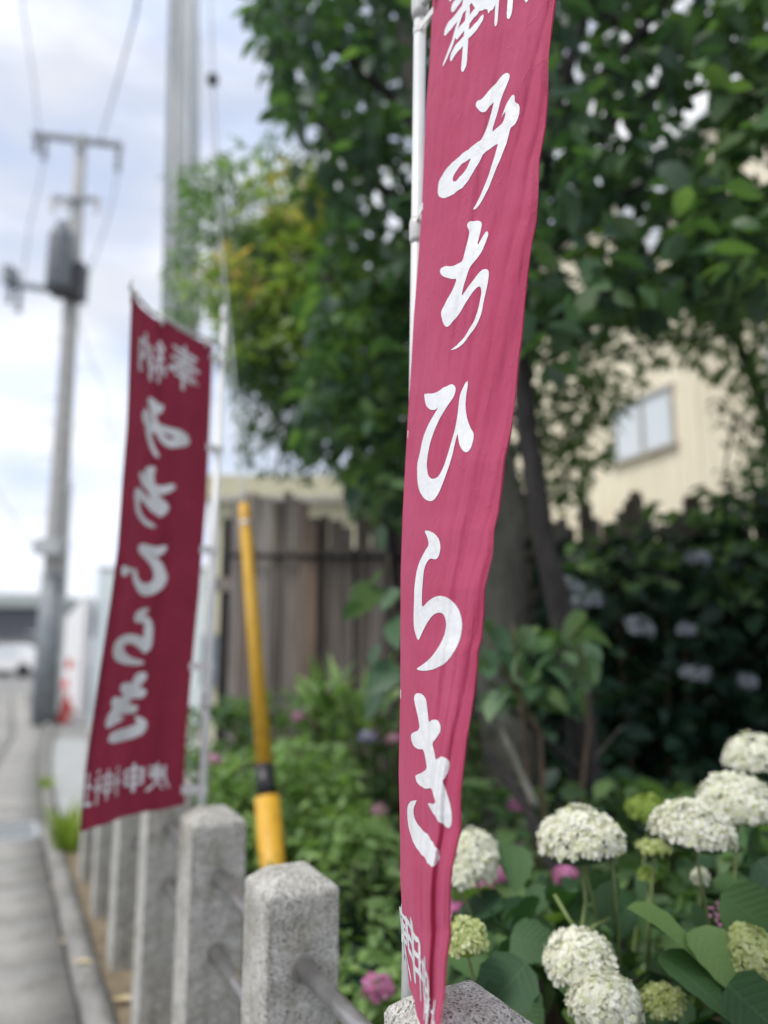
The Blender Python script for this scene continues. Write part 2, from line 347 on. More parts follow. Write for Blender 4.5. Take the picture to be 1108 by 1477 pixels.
# canopy building at the end of the road
a = G(-60, 955); YB = 38.0
def X_(px, py, Y): return P(px, py, Y).x
sb = thing('roadside_building', 'low building with grey green roof and dark fascia at the far end of the road', 'building', (X_(10, 940, YB), YB, 0))
xr = X_(56, 900, YB); xl = -34
zt = P(20, 858, YB).z; zm = P(20, 876, YB).z; zb = P(20, 917, YB).z
wallbox('roof', xl-.5, xr+.6, YB-.6, YB+9, zm, zt, M['roof_grey'], sb)
wallbox('fascia', xl, xr, YB, YB+8.5, zb, zm-.005, M['slate'], sb)
wallbox('wall', xl, xr-.3, YB+2, YB+8, 0, zb-.005, M['white_wall'], sb)
for k in range(7): wallbox('shop_window', xr-2.2-k*2.4, xr-.6-k*2.4, YB+1.93, YB+1.995, .5, zb-.4, M['glass'], sb)
for px, mm, lab in ((22, 'white', 'small white parked car in front of the low building at the road end'),):
    c = P(px, 940, 34); c.z = 0
    cr_ = thing('parked_car', lab, 'car', c)
    bm = bmesh.new(); prof = [(-1.7,.3),(-1.75,.7),(-1.5,.85),(-1.0,1.35),(.5,1.4),(1.0,.9),(1.65,.8),(1.7,.3)]
    vs = [[bm.verts.new((c.x+x*.7, c.y+y, z)) for x, z in prof] for y in (-.75, .75)]
    for i in range(8): bm.faces.new((vs[0][i], vs[0][(i+1) % 8], vs[1][(i+1) % 8], vs[1][i]))
    bm.faces.new(vs[0][::-1]); bm.faces.new(vs[1]); bmesh.ops.recalc_face_normals(bm, faces=bm.faces)
    m = bpy.data.meshes.new('body'); bm.to_mesh(m); bm.free(); link('body', m, M[mm], cr_)
    MB().quad((c.x-.75, c.y-.756, .88), (c.x+.5, c.y-.756, .88), (c.x+.3, c.y-.756, 1.28), (c.x-.6, c.y-.756, 1.28)).build('window', M['glass'], cr_)
    for x in (-.75, .75):
        for y in (-.7, .7): MB().tube([(c.x+x, c.y+y-.08, .3), (c.x+x, c.y+y+.08, .3)], .3, 14).build('wheel', M['black_tape'], cr_)
# pale panel walls along the street
g0 = G(168, 1046)
pw = thing('panel_wall', 'pale blue ribbed metal panel wall beyond the driveway behind the banner', 'wall', G(150, 1045))
A_ = G(128, 1045); YW = A_.y; zt = P(140, 822, YW).z
npan = 12
for k in range(npan):
    MB().box((A_.x + .155 + k*.31, YW+.03 + (.012 if k % 2 else 0), zt/2), .304, .03, zt).build('panel', M['pale_blue'], pw)
MB().box((A_.x+npan*.155, YW+.03, zt+.03), npan*.31+.05, .07, .05).build('coping', M['frame'], pw)
ww = thing('far_wall', 'long white wall running beside the road beyond the red cones', 'wall', G(112, 1030))
p1 = G(118, 1032); p2 = P(88, 930, 34); zt2 = P(112, 860, p1.y).z
d = Vector((p2.x-p1.x, p2.y-p1.y, 0)); Ld = d.length; d.normalize()
for k in range(9):
    MB().box(Vector((p1.x, p1.y, zt2*.5)) + d*(Ld*(k+.5)/9), Ld/9-.02, .14, zt2, d, Vector((-d.y, d.x, 0))).build('wall_panel', M['white_wall'], ww)
# red cones and barrier board
for k, (px, py, lab) in enumerate(((84, 1041, 'red traffic cone standing beside the utility pole base'), (92, 1028, 'red and white traffic cone behind the front cone by the white wall'))):
    g = G(px, py); c = thing('traffic_cone', lab, 'traffic cone', g, 'cones by the utility pole')
    MB().tube([g+Vector((0,0,.03)), g+Vector((0,0,.3)), g+Vector((0,0,.7))], [.15, .095, .03], 16).build('cone_body', M['red'], c, True)
    MB().box(g+Vector((0,0,.018)), .38, .38, .034).build('cone_base', M['red'], c)
    MB().tube([g+Vector((0,0,.36)), g+Vector((0,0,.5))], [.0865, .0645], 16, False).build('white_collar', M['white'], c, True)
g = G(94, 1024)
br = thing('barrier_board', 'red and white striped barrier board behind the cones', 'barrier', g)
for q in (-.25, .25): MB().box(g+Vector((q, .1, .55)), .04, .04, 1.1).build('barrier_leg', M['white'], br)
for k in range(5): MB().box(g+Vector((-.24+k*.12, .06, .95)), .118, .03, .2).build('barrier_panel', M['white' if k % 2 else 'red'], br)

# utility pole with transformer
gb = G(64, 1046); YU = gb.y
up = thing('utility_pole', 'tall concrete utility pole with crossarms and transformer at the far road edge', 'utility pole', gb)
def U(px, py): return P(px, py, YU)
top = U(118, 196); base = Vector((gb.x, gb.y, 0))
def along(py):                                # centre of the pole at picture height py
    for k in range(101):
        q = base.lerp(top, k/100)
        if proj(q)[1] <= py: return q
    return top
MB().tube([base, along(900), along(640), along(400), top], [.21, .19, .16, .135, .1], 18).build('pole_shaft', M['polec'], up, True)
MB().tube([base+Vector((0,0,.02)), along(832)], [.225, .205], 18).build('pole_cover', M['grey_metal'], up, True)
def arm(pxa, pya, pxb, pyb, r=.05, mm='grey_metal'): return MB().box((U(pxa, pya)+U(pxb, pyb))/2 + Vector((0,-.13,0)), (U(pxb, pyb)-U(pxa, pya)).length, r*2, r*2, (U(pxb, pyb)-U(pxa, pya)).normalized()).build('crossarm', M[mm], up)
arm(52, 200, 180, 216); arm(78, 292, 148, 294, .04); arm(14, 412, 96, 426, .05)
def insulator(px, py, h=.3, r=.05):
    p = U(px, py) + Vector((0,-.13,.05)); pts = []; rr = []
    for k in range(9): pts.append(p+Vector((0,0,-h*k/8))); rr.append(r if k % 2 else r*.45)
    MB().tube(pts, rr, 10).build('insulator', M['white_plastic' if h < .35 else 'grey_metal'], up, True)
for px, py, h in ((58, 202, .4), (70, 204, .55), (175, 216, .6), (120, 205, .25), (82, 294, .3), (144, 295, .3), (100, 293, .25), (20, 414, .45), (34, 416, .6), (28, 400, .35)): insulator(px, py, h, .07)
tp = U(100, 392) + Vector((0, -.42, 0)); h_ = .55
MB().tube([tp+Vector((0,0,-.55)), tp+Vector((0,0,-.5)), tp+Vector((0,0,.45)), tp+Vector((0,0,.55)), tp+Vector((0,0,.6))], [.2, .225, .225, .21, .08], 22).build('transformer_tank', M['tank'], up, True)
for q in (-.09, 0, .09): MB().tube([tp+Vector((q,0,.58)), tp+Vector((q,0,.82))], [.04, .025], 8).build('bushing', M['dark_metal'], up)
MB().box(U(103, 432)+Vector((0,-.3,0)), .5, .35, .12).build('transformer_bracket', M['dark_metal'], up)
MB().box(U(108, 415)+Vector((.12,-.2,0)), .3, .3, .7).build('switch_box', M['dark_metal'], up)
MB().box(U(20, 408)+Vector((0,-.2,.05)), .16, .2, .34).build('line_switch', M['grey_metal'], up)
lp = U(80, 792); MB().box(lp+Vector((0,-.3,0)), .42, .25, .26).build('junction_box', M['steel'], up)
MB().tube([along(700)+Vector((.24,-.1,0)), along(1030)+Vector((.27,-.1,0))], .035, 8).build('conduit', M['steel'], up)
for q in range(14):
    pp = along(1000-q*42); s_ = 1 if q % 2 else -1
    MB().tube([pp+Vector((s_*.1,-.12,0)), pp+Vector((s_*.36,-.14,0))], .012, 6).build('step_bolt', M['steel'], up)

# big steel pole behind the near banner
YS = 7.0; pb = P(232, 1150, YS); pb.z = 0.0; p440 = P(262, 440, YS); ptop = P(268, -160, YS)
sp_ = thing('steel_pole', 'thick grey galvanised pole rising beside the trees behind the crimson banner', 'pole', (p440.x, YS, 0))
b0 = Vector((p440.x - (ptop.x-p440.x)*.3, YS, .0))
MB().tube([b0, p440, ptop], [.185, .175, .15], 26).build('pole_shaft', M['steel'], sp_, True)
for q in (-.12, -.02): MB().tube([b0+Vector((q,-.185,0)), p440+Vector((q,-.18,0)), ptop+Vector((q*.8,-.155,0))], .018, 8).build('conduit', M['grey_metal'], sp_, True)

# cables
def cable(pts, r, label, grp=None, sag=0.0):
    fine = []
    for i in range(len(pts)-1):
        a_, b_ = Vector(pts[i]), Vector(pts[i+1])
        for k in range(12): q = a_.lerp(b_, k/12); q.z -= sag*4*(k/12)*(1-k/12); fine.append(q)
    fine.append(Vector(pts[-1])); return MB().tube(fine, r, 6).build('overhead_cable', M['grey_metal'], None, True, label=label, cat='cable')
cable([P(210, -80, 6), P(196, 20, 7), P(172, 110, 9.5), U(148, 214)+Vector((0,-.15,0))], .014, 'thick pale cable swinging down from upper frame to the right crossarm end')
cable([P(26, -60, 7), P(34, 20, 8.5), P(48, 110, 11), U(58, 204)], .009, 'thin cable running up from left crossarm insulator towards the left of the frame')
cable([U(70, 206)+Vector((0,-.13,-.5)), U(50, 330)+Vector((0,-.2,0)), U(34, 420)+Vector((0,-.1,0))], .012, 'jumper wire hanging from the left crossarm end down to the line switch', None, .1)
cable([U(175, 218), U(160, 300), U(128, 415)+Vector((0,-.2,0))], .012, 'jumper wire hanging from the right crossarm end to the transformer', None, .1)
cable([P(-40, 598, 16), U(90, 607), ], .011, 'low cable crossing from the left frame edge to the utility pole', None, .1)
cable([U(108, 440), P(150, 560, 20), P(165, 640, 28)], .011, 'cable leaving the transformer towards the far right street', None, .2)
cable([P(-30, 640, 18), P(20, 745, 14.5), U(76, 800)], .012, 'slack thin line falling to the junction box on the utility pole', None, .2)
cc = thing('insulated_cable', 'thin vertical cable with dark round insulator beside the thick steel pole', 'cable', P(308, 115, 6.6))
MB().tube([P(300, -100, 6.6), P(304, 20, 6.6), P(307, 115, 6.6), P(312, 220, 6.6), P(322, 480, 6.6)], .012, 8).build('wire', M['steel'], cc, True)
q = P(307, 115, 6.6); MB().tube([q+Vector((0,0,.07)), q+Vector((0,0,.04)), q, q+Vector((0,0,-.04)), q+Vector((0,0,-.07))], [.02, .05, .06, .05, .02], 14).build('insulator', M['dark_metal'], cc, True)

# ------------------------------------------------------------------ houses behind the garden
# cream house: long wall running towards the viewer on the right
HD = Vector((0.35, -0.937, 0)); HN = Vector((-0.937, -0.35, 0))
H0 = P(975, 640, 9.3); H0 = Vector((H0.x, H0.y, 0))
def HW(s, z, o=0.0): q = H0 + HD*s + HN*o; q.z = z; return q
hs = thing('cream_house', 'cream sided two storey house with sash windows behind the garden fence', 'house', HW(0, 0))
s0, s1, hz = -6.4, 4.6, 7.6
n_ = 55
MB().box((HW((s0+s1)/2, hz/2, -1.5)), s1-s0-.02, 2.9, hz-.02, HD, HN).build('wall', M['cream'], hs)
for k in range(n_):
    s = s0 + (s1-s0)*(k+.5)/n_
    MB().box(HW(s, hz/2, -.03), (s1-s0)/n_-.012, .06+.004*(k % 2), hz, HD, HN).build('siding_board', M['cream'], hs)
def window(sa, sb, za, zb_):
    f = MB(); t_ = .045
    f.box(HW((sa+sb)/2, zb_, .02), sb-sa+.09, .08, .05, HD, HN); f.box(HW((sa+sb)/2, za, .03), sb-sa+.12, .11, .05, HD, HN)
    for s in (sa, (sa+sb)/2, sb): f.box(HW(s, (za+zb_)/2, .021), t_, .07, zb_-za-.052, HD, HN)
    w_ = f.build('window', M['frame'], hs)
    for q in (0, 1):
        a_ = sa + (sb-sa)/2*q
        MB().box(HW(a_+(sb-sa)/4, (za+zb_)/2, .014), (sb-sa)/2-.05, .012, zb_-za-.055, HD, HN).build('pane', M['glass'], w_)
zwa = P(975, 640, 9.3).z; zwb = P(975, 556, 9.3).z
window(-1.15, 0.0, zwa, zwb)
window(1.5, 2.5, zwa, zwb)
z3 = P(930, 372, 9.6).z; window(-.8, .2, z3, z3+1.1); window(1.8, 2.7, z3-.5, z3+.9)
# eaves
MB().box(HW((s0+s1)/2, hz+.05, -1.4), s1-s0+.4, 3.1, .1, HD, HN).build('roof', M['roof_grey'], hs)
MB().tube([HW(s0+.05, 7.5, .09), HW(s0+.05, .1, .09)], .04, 10).build('downpipe', M['frame'], hs, True)
# low beige building behind the plank fence
YL = 9.5; lb = thing('yellow_outbuilding', 'low pale yellow building with flat parapet behind the left plank fence', 'building', (X_(390, 800, YL), YL, 0))
xa, xb = X_(300, 800, YL), X_(700, 800, YL); zt = P(400, 686, YL).z; zf = P(400, 722, YL).z
wallbox('wall', xa, xb, YL, YL+4, 0, zf, M['cream_yellow'], lb)
wallbox('parapet', xa-.06, xb+.06, YL-.06, YL+4, zf+.004, zt, M['cream_yellow'], lb)
wallbox('gutter', xa-.08, xb+.08, YL-.12, YL-.065, zf-.03, zf+.04, M['frame'], lb)
za_ = P(330, 990, YL).z; zb__ = P(330, 915, YL).z
wallbox('plinth', xa-.02, xa+1.2, YL-.03, YL-.004, max(za_, .02), zb__, M['grey_metal'], lb)

# ------------------------------------------------------------------ weathered plank fence
YF = 5.0
pf = thing('plank_fence', 'weathered grey brown vertical plank fence with uneven tops behind the garden', 'fence', (0.6, YF, 0.08))
x = X_(334, 800, YF); k = 0
while x < 3.5:
    wd = random.choice((.045, .055, .065, .075, .09)); px = proj((x, YF, 2))[0]
    if px < 446: py = 726 + random.uniform(-18, 14)
    elif px < 600: py = 756 + random.uniform(-16, 12)
    else: py = 752 + random.uniform(-6, 10) - (random.choice((0, 0, 0, 22, 38)))
    zt = P(px, py, YF).z; off = random.uniform(-.012, .012) + (.02 if k % 3 == 0 else 0)
    lean = random.uniform(-.007, .007)
    MB().box((x+wd/2, YF+off, (zt+.08)/2), wd, .02, zt-.08, Vector((1,0,0)), Vector((0,1,0)), Vector((lean, 0, 1))).build('plank', M['plank'], pf)
    x += wd + random.choice((.004, .006, .010, .016)); k += 1
x = X_(334, 800, YF) + .02
while x < 3.45:
    px = proj((x+.1, YF, 2))[0]; zt = P(px, 790 if px < 600 else 782, YF).z
    MB().box((x+.12, YF+.034, (zt+.08)/2), .236, .012, zt-.08).build('backing_board', M['bark_dark'], pf); x += .24
for z in (.6, 1.75): MB().box((1.2, YF+.06, z), 4.7, .05, .09).build('fence_rail', M['plank'], pf)
MB().tube([(X_(334, 800, YF), YF-.035, P(400, 802, YF).z), (1.2, YF-.035, P(400, 808, YF).z), (3.4, YF-.035, P(400, 804, YF).z)], .014, 8).build('lashing_pole', M['bark_dark'], pf)
xx = X_(452, 800, YF)
for q in (X_(334, 800, YF)-.03, xx, X_(700, 800, YF), X_(927, 800, YF), X_(1012, 800, YF)):
    MB().box((q, YF+.1, P(554, 715 if q > .5 else 745, YF).z/2), .09, .09, P(554, 715 if q > .5 else 745, YF).z).build('fence_post', M['bark_dark'], pf)

# ------------------------------------------------------------------ granite post fence
sf = thing('stone_fence', 'row of rough granite posts joined by double steel pipe rails along the kerb', 'fence', W(0, 0, 0.08))
ZT = CAMZ - 0.446
def post_mesh(seed):
    r = random.Random(seed); bm = bmesh.new(); a_ = .075
    bmesh.ops.create_cube(bm, size=1)
    H = ZT - .05
    for v in bm.verts:
        v.co.x *= 2*a_; v.co.y *= 2*a_; v.co.z = (v.co.z+.5)*(H-.028)
    topf = max(bm.faces, key=lambda f: f.calc_center_median().z)
    res = bmesh.ops.inset_region(bm, faces=[topf], thickness=.048, depth=0)
    for v in topf.verts: v.co.z = H
    bmesh.ops.bevel(bm, geom=bm.edges[:], offset=.004, segments=1, affect='EDGES')
    bmesh.ops.subdivide_edges(bm, edges=[e for e in bm.edges if e.calc_length() > .3], cuts=40, use_grid_fill=True)
    bmesh.ops.triangulate(bm, faces=bm.faces[:])
    bmesh.ops.subdivide_edges(bm, edges=[e for e in bm.edges if e.calc_length() > .022], cuts=4, use_grid_fill=False)
    for v in bm.verts:
        q = v.co*28 + Vector((seed*7, 0, 0)); v.co += Vector((noise.noise(q), noise.noise(q+Vector((31,0,0))), noise.noise(q+Vector((0,57,0)))*.6))*.0022
        q = v.co*90; v.co += Vector((noise.noise(q), noise.noise(q+Vector((31,0,0))), noise.noise(q+Vector((0,57,0)))))*.0010
    m = bpy.data.meshes.new('granite_post'); bm.to_mesh(m); bm.free(); m.shade_smooth(); m.set_sharp_from_angle(angle=R(32)); return m
pm = [post_mesh(i) for i in range(3)]
SPC = 0.6485
for k in range(-1, 7):
    o = link('granite_post', pm[k % 3], M['granite'], sf); o.location = W(SPC*k, 0, .05); o.rotation_euler = (0, 0, rotE + (0.0 if k < 3 else random.uniform(-.03, .03)))
    if k < 6:
        for dz in (.10, .285):
            z = ZT - dz - .06
            MB().tube([W(SPC*k+.07, 0, z), W(SPC*(k+1)-.07, 0, z)], .017, 18).build('pipe_rail', M['rail'], sf, True)
            for q in (.0755, SPC-.0755): MB().tube([W(SPC*k+q-.002, 0, z), W(SPC*k+q+.002, 0, z)], .025, 18).build('pipe_socket', M['kerb'], sf)

# ------------------------------------------------------------------ yellow guy wire guard
ga = P(394, 1262, 3.0); gtp = P(352, 728, 3.55)
dirg = (gtp-ga).normalized(); gbase = ga - dirg*((ga.z-.06)/dirg.z)
gy = thing('guy_wire', 'slanting guy wire in a yellow and black plastic guard behind the granite posts', 'guy wire', gbase)
MB().tube([gbase, gbase+dirg*3, P(268, -160, YS)], .006, 6).build('wire', M['steel'], gy)
def gp(py):
    for k in range(400):
        q = gbase + dirg*(k*.008)
        if proj(q)[1] <= py: return q
    return gtp
MB().tube([gbase, gp(1152)], [.052, .048], 20).build('lower_guard', M['yellow'], gy, True)
MB().tube([gp(1156), gp(1104)], [.040, .036], 20).build('black_band', M['black_tape'], gy, True)
MB().tube([gp(1106), gp(745), gp(729)], [.0335, .027, .0255], 20).build('upper_guard', M['yellow'], gy, True)
MB().tube([gp(762), gp(755)], [.0285, .0285], 20).build('guard_clip', M['frame'], gy, True)

# ------------------------------------------------------------------ banners
def lerp_tab(tab, y):
    if y <= tab[0][0]:
        (a_, b_) = tab[0], tab[1]
    elif y >= tab[-1][0]: (a_, b_) = tab[-2], tab[-1]
    else:
        for i in range(len(tab)-1):
            if tab[i][0] <= y <= tab[i+1][0]: a_, b_ = tab[i], tab[i+1]; break
    return a_[1] + (b_[1]-a_[1])*(y-a_[0])/(b_[0]-a_[0])
S_, C_ = SP, CP
WID, HGT = 0.45, 1.5
class Banner:
    def __init__(s, e0, e1, ga_, Y0, Y1, ha, ztop, fold):
        s.e0, s.e1, s.ga, s.Y0, s.Y1, s.ha, s.ztop, s.fold = e0, e1, ga_, Y0, Y1, ha, ztop, fold
    def g(s, u): return s.ga*u + (1-s.ga)*u*u
    def pos(s, u, v):
        h = s.ha*u + (1-s.ha)*u*u; Y = s.Y0 + (s.Y1-s.Y0)*h; Z = s.ztop - HGT*v
        r = Z/Y; t = (S_ - r*C_)/(C_ + r*S_); py = CY + FPX*t
        x0, x1 = lerp_tab(s.e0, py), lerp_tab(s.e1, py); px = x0 + (x1-x0)*s.g(u)
        ex, ey = s.fold(u, v)
        Y2 = Y + ey                                                  # folds push the cloth to and fro
        return Vector(((px-CX)/FPX*(Y/(C_+t*S_))*(Y2/Y) + ex, Y2, CAMZ+Z))
    def uv(s, px, py):
        x0, x1 = lerp_tab(s.e0, py), lerp_tab(s.e1, py); fr = (px-x0)/(x1-x0)
        a_, b_ = 1-s.ga, s.ga; u = (-b_ + math.sqrt(max(b_*b_+4*a_*fr, 0)))/(2*a_)
        h = s.ha*u + (1-s.ha)*u*u; Y = s.Y0 + (s.Y1-s.Y0)*h; t = (py-CY)/FPX
        return u, (s.ztop - Y*(S_-t*C_)/(C_+t*S_))/HGT
    def nrm(s, u, v):
        e = .004; a_ = s.pos(u+e, v)-s.pos(u-e, v); b_ = s.pos(u, v+e)-s.pos(u, v-e); n = a_.cross(b_).normalized()
        return n if n.dot(Vector((0,0,CAMZ))-s.pos(u, v)) > 0 else -n
def sstep(a_, b_, x_): t = min(max((x_-a_)/(b_-a_), 0), 1); return t*t*(3-2*t)
def fold1(u, v):
    w_ = u + .85*v + .05*noise.noise(Vector((u*2, v*3, 7)))
    r = noise.noise(Vector((w_*6.5, v*1.1, 0)))*.014 + noise.noise(Vector((w_*14, v*1.6, 4)))*.0055 + (1-abs(noise.noise(Vector((w_*9+3, v*1.3, 8)))*3))*.0035
    d = r*(.25 + .75*sstep(.35, .75, u))*(.75 + .6*sstep(.7, 1, v))
    d += .005*sstep(.78, 1, v)*math.sin((u*3.2 + v*.8)*math.tau)
    d += .0045*noise.noise(Vector((u*5, v*8, 2.2))) + .0018*noise.noise(Vector((u*13+v*9, v*15, 5))) + .0012*noise.noise(Vector((u*30-v*12, v*40, 11)))
    d *= sstep(-.02, .1, u)*.8 + .2
    return (d*.08, d)
def fold2(u, v):
    d = .016*math.sin((u*1.7+v*.5+.1)*math.tau)*sstep(0, .2, u) + .006*math.sin((u*4-v*.8)*math.tau)*sstep(0, .3, u) + .004*noise.noise(Vector((u*5, v*7, 1)))
    return (d*.1, d)
pl1 = [(-170,627),(0,624),(87,620),(152,614.6),(217,612),(310,608),(352,605),(404,601),(456,597),(520,593.5),(610,588),(740,581),(825,578),(990,577.5),(1117,575),(1215,577.5),(1260,577.5),(1317,580),(1368,585),(1403,588.5),(1446,592),(1477,593.5),(1520,596)]
pr1 = [(-170,806),(0,801),(50,796),(87,791.5),(121,791),(184,787),(234,778.5),(282,777),(317,774),(352,767),(404,760),(445,756),(487,753),(520,748.5),(574,744),(619,738),(664,728),(700,725),(740,720),(765,713.5),(799,711.5),(821,706),(850,699),(884,698),(918,695),(940,689),(963,688),(1000,684),(1019,681),(1066,673),(1102,669),(1147,664),(1198,663.5),(1225,658),(1252,652),(1284,649.5),(1327,649),(1343,650.5),(1386,644),(1436,641.5),(1477,634),(1520,626)]
B1 = Banner(pl1, pr1, .56, 1.11, .88, 1.3, 1.057, fold1)
pr2 = [(488,307),(560,305),(653,301),(720,298),(797,292),(860,287),(930,280),(1010,273),(1060,269),(1110,266),(1165,266)]
pl2 = [(438,190),(500,188),(560,186),(617,184),(652,181),(700,177),(790,170),(870,159),(915,152),(970,143),(1030,134),(1100,124),(1160,118),(1203,115)]
B2 = Banner(pr2, pl2, 1.48, 2.5, 2.13, 1.1, 1.013, fold2)

def c1(x, y): return (580+x*.2166, y*.2166)
def c2(x, y): return (570+x*.2076, 300+y*.2076)
def c3(x, y): return (570+x*.1805, 520+y*.1805)
def c4(x, y): return (560+x*.1693, 740+y*.1693)
def c5(x, y): return (560+x*.1963, 980+y*.1963)
MI = ([(690,475),(708,478),(718,492),(714,520),(700,550),(660,650),(635,740),(592,865),(640,832),(675,803),(688,765),(690,735),(672,752),(658,775),(672,740),(700,680),(718,650),(735,628),(752,632),(752,676),(775,682),(783,700),(780,740),(770,780),(745,825),(722,845),(710,890),(690,960),(650,1060),(600,1170),(545,1290),(500,1360),(465,1390),(500,1320),(545,1220),(580,1130),(610,1040),(632,965),(640,935),(600,960),(540,995),(515,1060),(480,1130),(440,1200),(390,1265),(330,1305),(280,1317),(250,1308),(240,1285),(241,1250),(250,1200),(290,1130),(350,1065),(430,1000),(500,945),(525,925),(550,870),(575,790),(595,720),(612,648),(590,680),(560,732),(540,745),(520,740),(495,710),(492,688),(505,670),(530,665),(570,610),(620,540),(665,490)],
      [(463,1045),(440,1100),(400,1165),(370,1200),(345,1208),(337,1190),(350,1150),(390,1100),(430,1065)], c1)
CHI = ([(545,70),(575,68),(596,74),(602,92),(590,150),(565,245),(590,210),(625,150),(640,142),(648,165),(630,215),(600,290),(560,345),(520,395),(500,450),(475,530),(458,605),(500,545),(560,460),(600,408),(630,397),(648,410),(650,450),(640,520),(615,620),(600,710),(570,780),(530,850),(480,920),(430,965),(378,980),(420,950),(470,895),(510,840),(550,760),(575,680),(590,600),(598,560),(592,528),(578,524),(545,560),(500,625),(460,700),(420,755),(380,815),(358,823),(335,800),(320,735),(330,700),(370,620),(410,550),(432,490),(395,492),(345,485),(318,460),(314,440),(322,420),(345,410),(395,408),(440,385),(470,360),(490,270),(508,190),(515,150),(498,115),(515,85)], None, c2)
HI = ([(448,180),(468,184),(482,202),(486,225),(470,280),(420,360),(370,440),(325,540),(290,630),(265,740),(255,830),(262,900),(275,930),(292,945),(315,946),(340,935),(370,890),(410,790),(450,650),(480,540),(497,440),(508,340),(515,280),(530,230),(560,165),(578,145),(580,180),(566,270),(562,330),(563,380),(580,470),(605,540),(632,580),(628,640),(605,705),(575,737),(545,725),(515,670),(503,600),(500,570),(480,640),(455,760),(425,860),(390,960),(350,1060),(315,1115),(280,1127),(235,1105),(195,1040),(180,960),(178,830),(200,740),(225,620),(260,530),(310,440),(350,370),(325,392),(305,398),(285,395),(255,370),(242,330),(236,272),(250,268),(300,268),(350,245),(400,205)], None, c3)
RA = ([(310,148),(350,150),(400,175),(435,220),(448,280),(440,340),(420,385),(400,395),(370,385),(345,400),(320,440),(305,500),(297,600),(290,700),(290,810),(340,750),(400,712),(450,703),(510,720),(570,770),(610,830),(630,900),(634,950),(632,1000),(605,1110),(560,1200),(490,1280),(400,1330),(320,1347),(260,1340),(245,1325),(300,1290),(370,1230),(430,1150),(480,1060),(500,960),(495,900),(470,855),(430,845),(380,870),(330,940),(290,1020),(262,1090),(245,1060),(222,980),(219,860),(225,740),(225,650),(240,520),(265,420),(310,330),(352,270),(335,200)], None, c4)
KI = ([(215,100),(240,103),(262,118),(282,150),(290,220),(300,320),(320,300),(340,293),(365,300),(385,328),(392,355),(385,390),(350,440),(325,468),(340,530),(355,592),(380,570),(405,560),(430,570),(448,598),(454,630),(450,660),(425,710),(400,738),(425,810),(450,890),(468,980),(470,1050),(460,1090),(440,1102),(400,1060),(350,990),(310,945),(288,915),(355,905),(345,860),(325,800),(280,808),(235,785),(210,750),(200,705),(250,690),(290,655),(280,600),(262,515),(225,515),(190,490),(172,440),(172,395),(235,372),(225,290),(205,200),(193,140),(200,110)], None, c5)
KI2 = ([(215,885),(205,910),(190,945),(192,1000),(215,1060),(260,1120),(320,1165),(360,1220),(378,1270),(380,1330),(360,1360),(320,1355),(260,1310),(215,1250),(180,1170),(155,1100),(143,1000),(145,930),(170,892)], None, c5)
def to_uv(poly, c): return [B1.uv(*c(x_, y_)) for x_, y_ in poly]
GL = {'mi': [(to_uv(MI[0], c1), to_uv(MI[1], c1))], 'chi': [(to_uv(CHI[0], c2), None)], 'hi': [(to_uv(HI[0], c3), None)],
      'ra': [(to_uv(RA[0], c4), None)], 'ki': [(to_uv(KI[0], c5), None), (to_uv(KI2[0], c5), None)]}
def chaikin(p, n=1):
    for _ in range(n):
        q = []
        for i in range(len(p)):
            a_, b_ = p[i], p[(i+1) % len(p)]
            q += [(a_[0]*.78+b_[0]*.22, a_[1]*.78+b_[1]*.22), (a_[0]*.22+b_[0]*.78, a_[1]*.22+b_[1]*.78)]
        p = q
    return p
def stroke(pts, wds):                          # brush stroke outline in metres on the cloth
    pts = [Vector((p[0], p[1])) for p in pts]
    if len(wds) != len(pts): wds = [wds[0] + (wds[-1]-wds[0])*i/(len(pts)-1) for i in range(len(pts))]
    f, fw = [], []
    for i in range(len(pts)-1):
        for k in range(5): f.append(pts[i].lerp(pts[i+1], k/5)); fw.append(wds[i]+(wds[i+1]-wds[i])*k/5)
    f.append(pts[-1]); fw.append(wds[-1]); l_, r_ = [], []
    for i, p in enumerate(f):
        d = (f[min(i+1, len(f)-1)]-f[max(i-1, 0)]).normalized(); n = Vector((-d.y, d.x)); l_.append(p+n*fw[i]/2); r_.append(p-n*fw[i]/2)
    d0 = (f[0]-f[1]).normalized(); d1 = (f[-1]-f[-2]).normalized()
    return [(q.x, q.y) for q in [f[0]+d0*fw[0]*.4] + l_ + [f[-1]+d1*fw[-1]*.35] + r_[::-1]]
def kanji(strokes, u0, v0, wu, hv, bw=.1):     # strokes in a unit box -> cloth uv
    res = []
    for s_ in strokes:
        pts, k = (s_[0], s_[1]) if isinstance(s_[0][0], (tuple, list)) else (s_, (1, .75))
        P_ = [((u0+p[0]*wu)*WID, (v0+p[1]*hv)*HGT) for p in pts]
        pol = stroke(P_, [bw*hv*HGT*q for q in k]); res.append(([(a_/WID, b_/HGT) for a_, b_ in pol], None))
    return res
K_HO = [[(.1,.12),(.88,.08)], [(.16,.26),(.80,.22)], [(.02,.42),(.95,.36)], ([(.48,-.05),(.42,.35),(.22,.6),(.02,.76)], (1,.9,.7,.3)), ([(.5,.3),(.7,.52),(1.0,.66)], (.6,1,1.5)), [(.3,.6),(.72,.56)], [(.2,.75),(.8,.71)], ([(.5,.45),(.5,1.02)], (.9,1.2))]
K_NO = [([(.26,.0),(.10,.2),(.28,.24)], (1,.8,.8)), ([(.36,.12),(.10,.44),(.40,.42)], (1,.8,.8)), [(.25,.44),(.25,1)], [(.13,.58),(.05,.8)], [(.37,.58),(.43,.76)], ([(.54,.26),(.54,1)], (1.1,1.2)), ([(.54,.26),(.95,.22),(.94,.96),(.84,.9)], (1,1,1.1,.5)), ([(.74,.0),(.73,.4),(.60,.72)], (1,.9,.5)), [(.74,.42),(.87,.66)]]
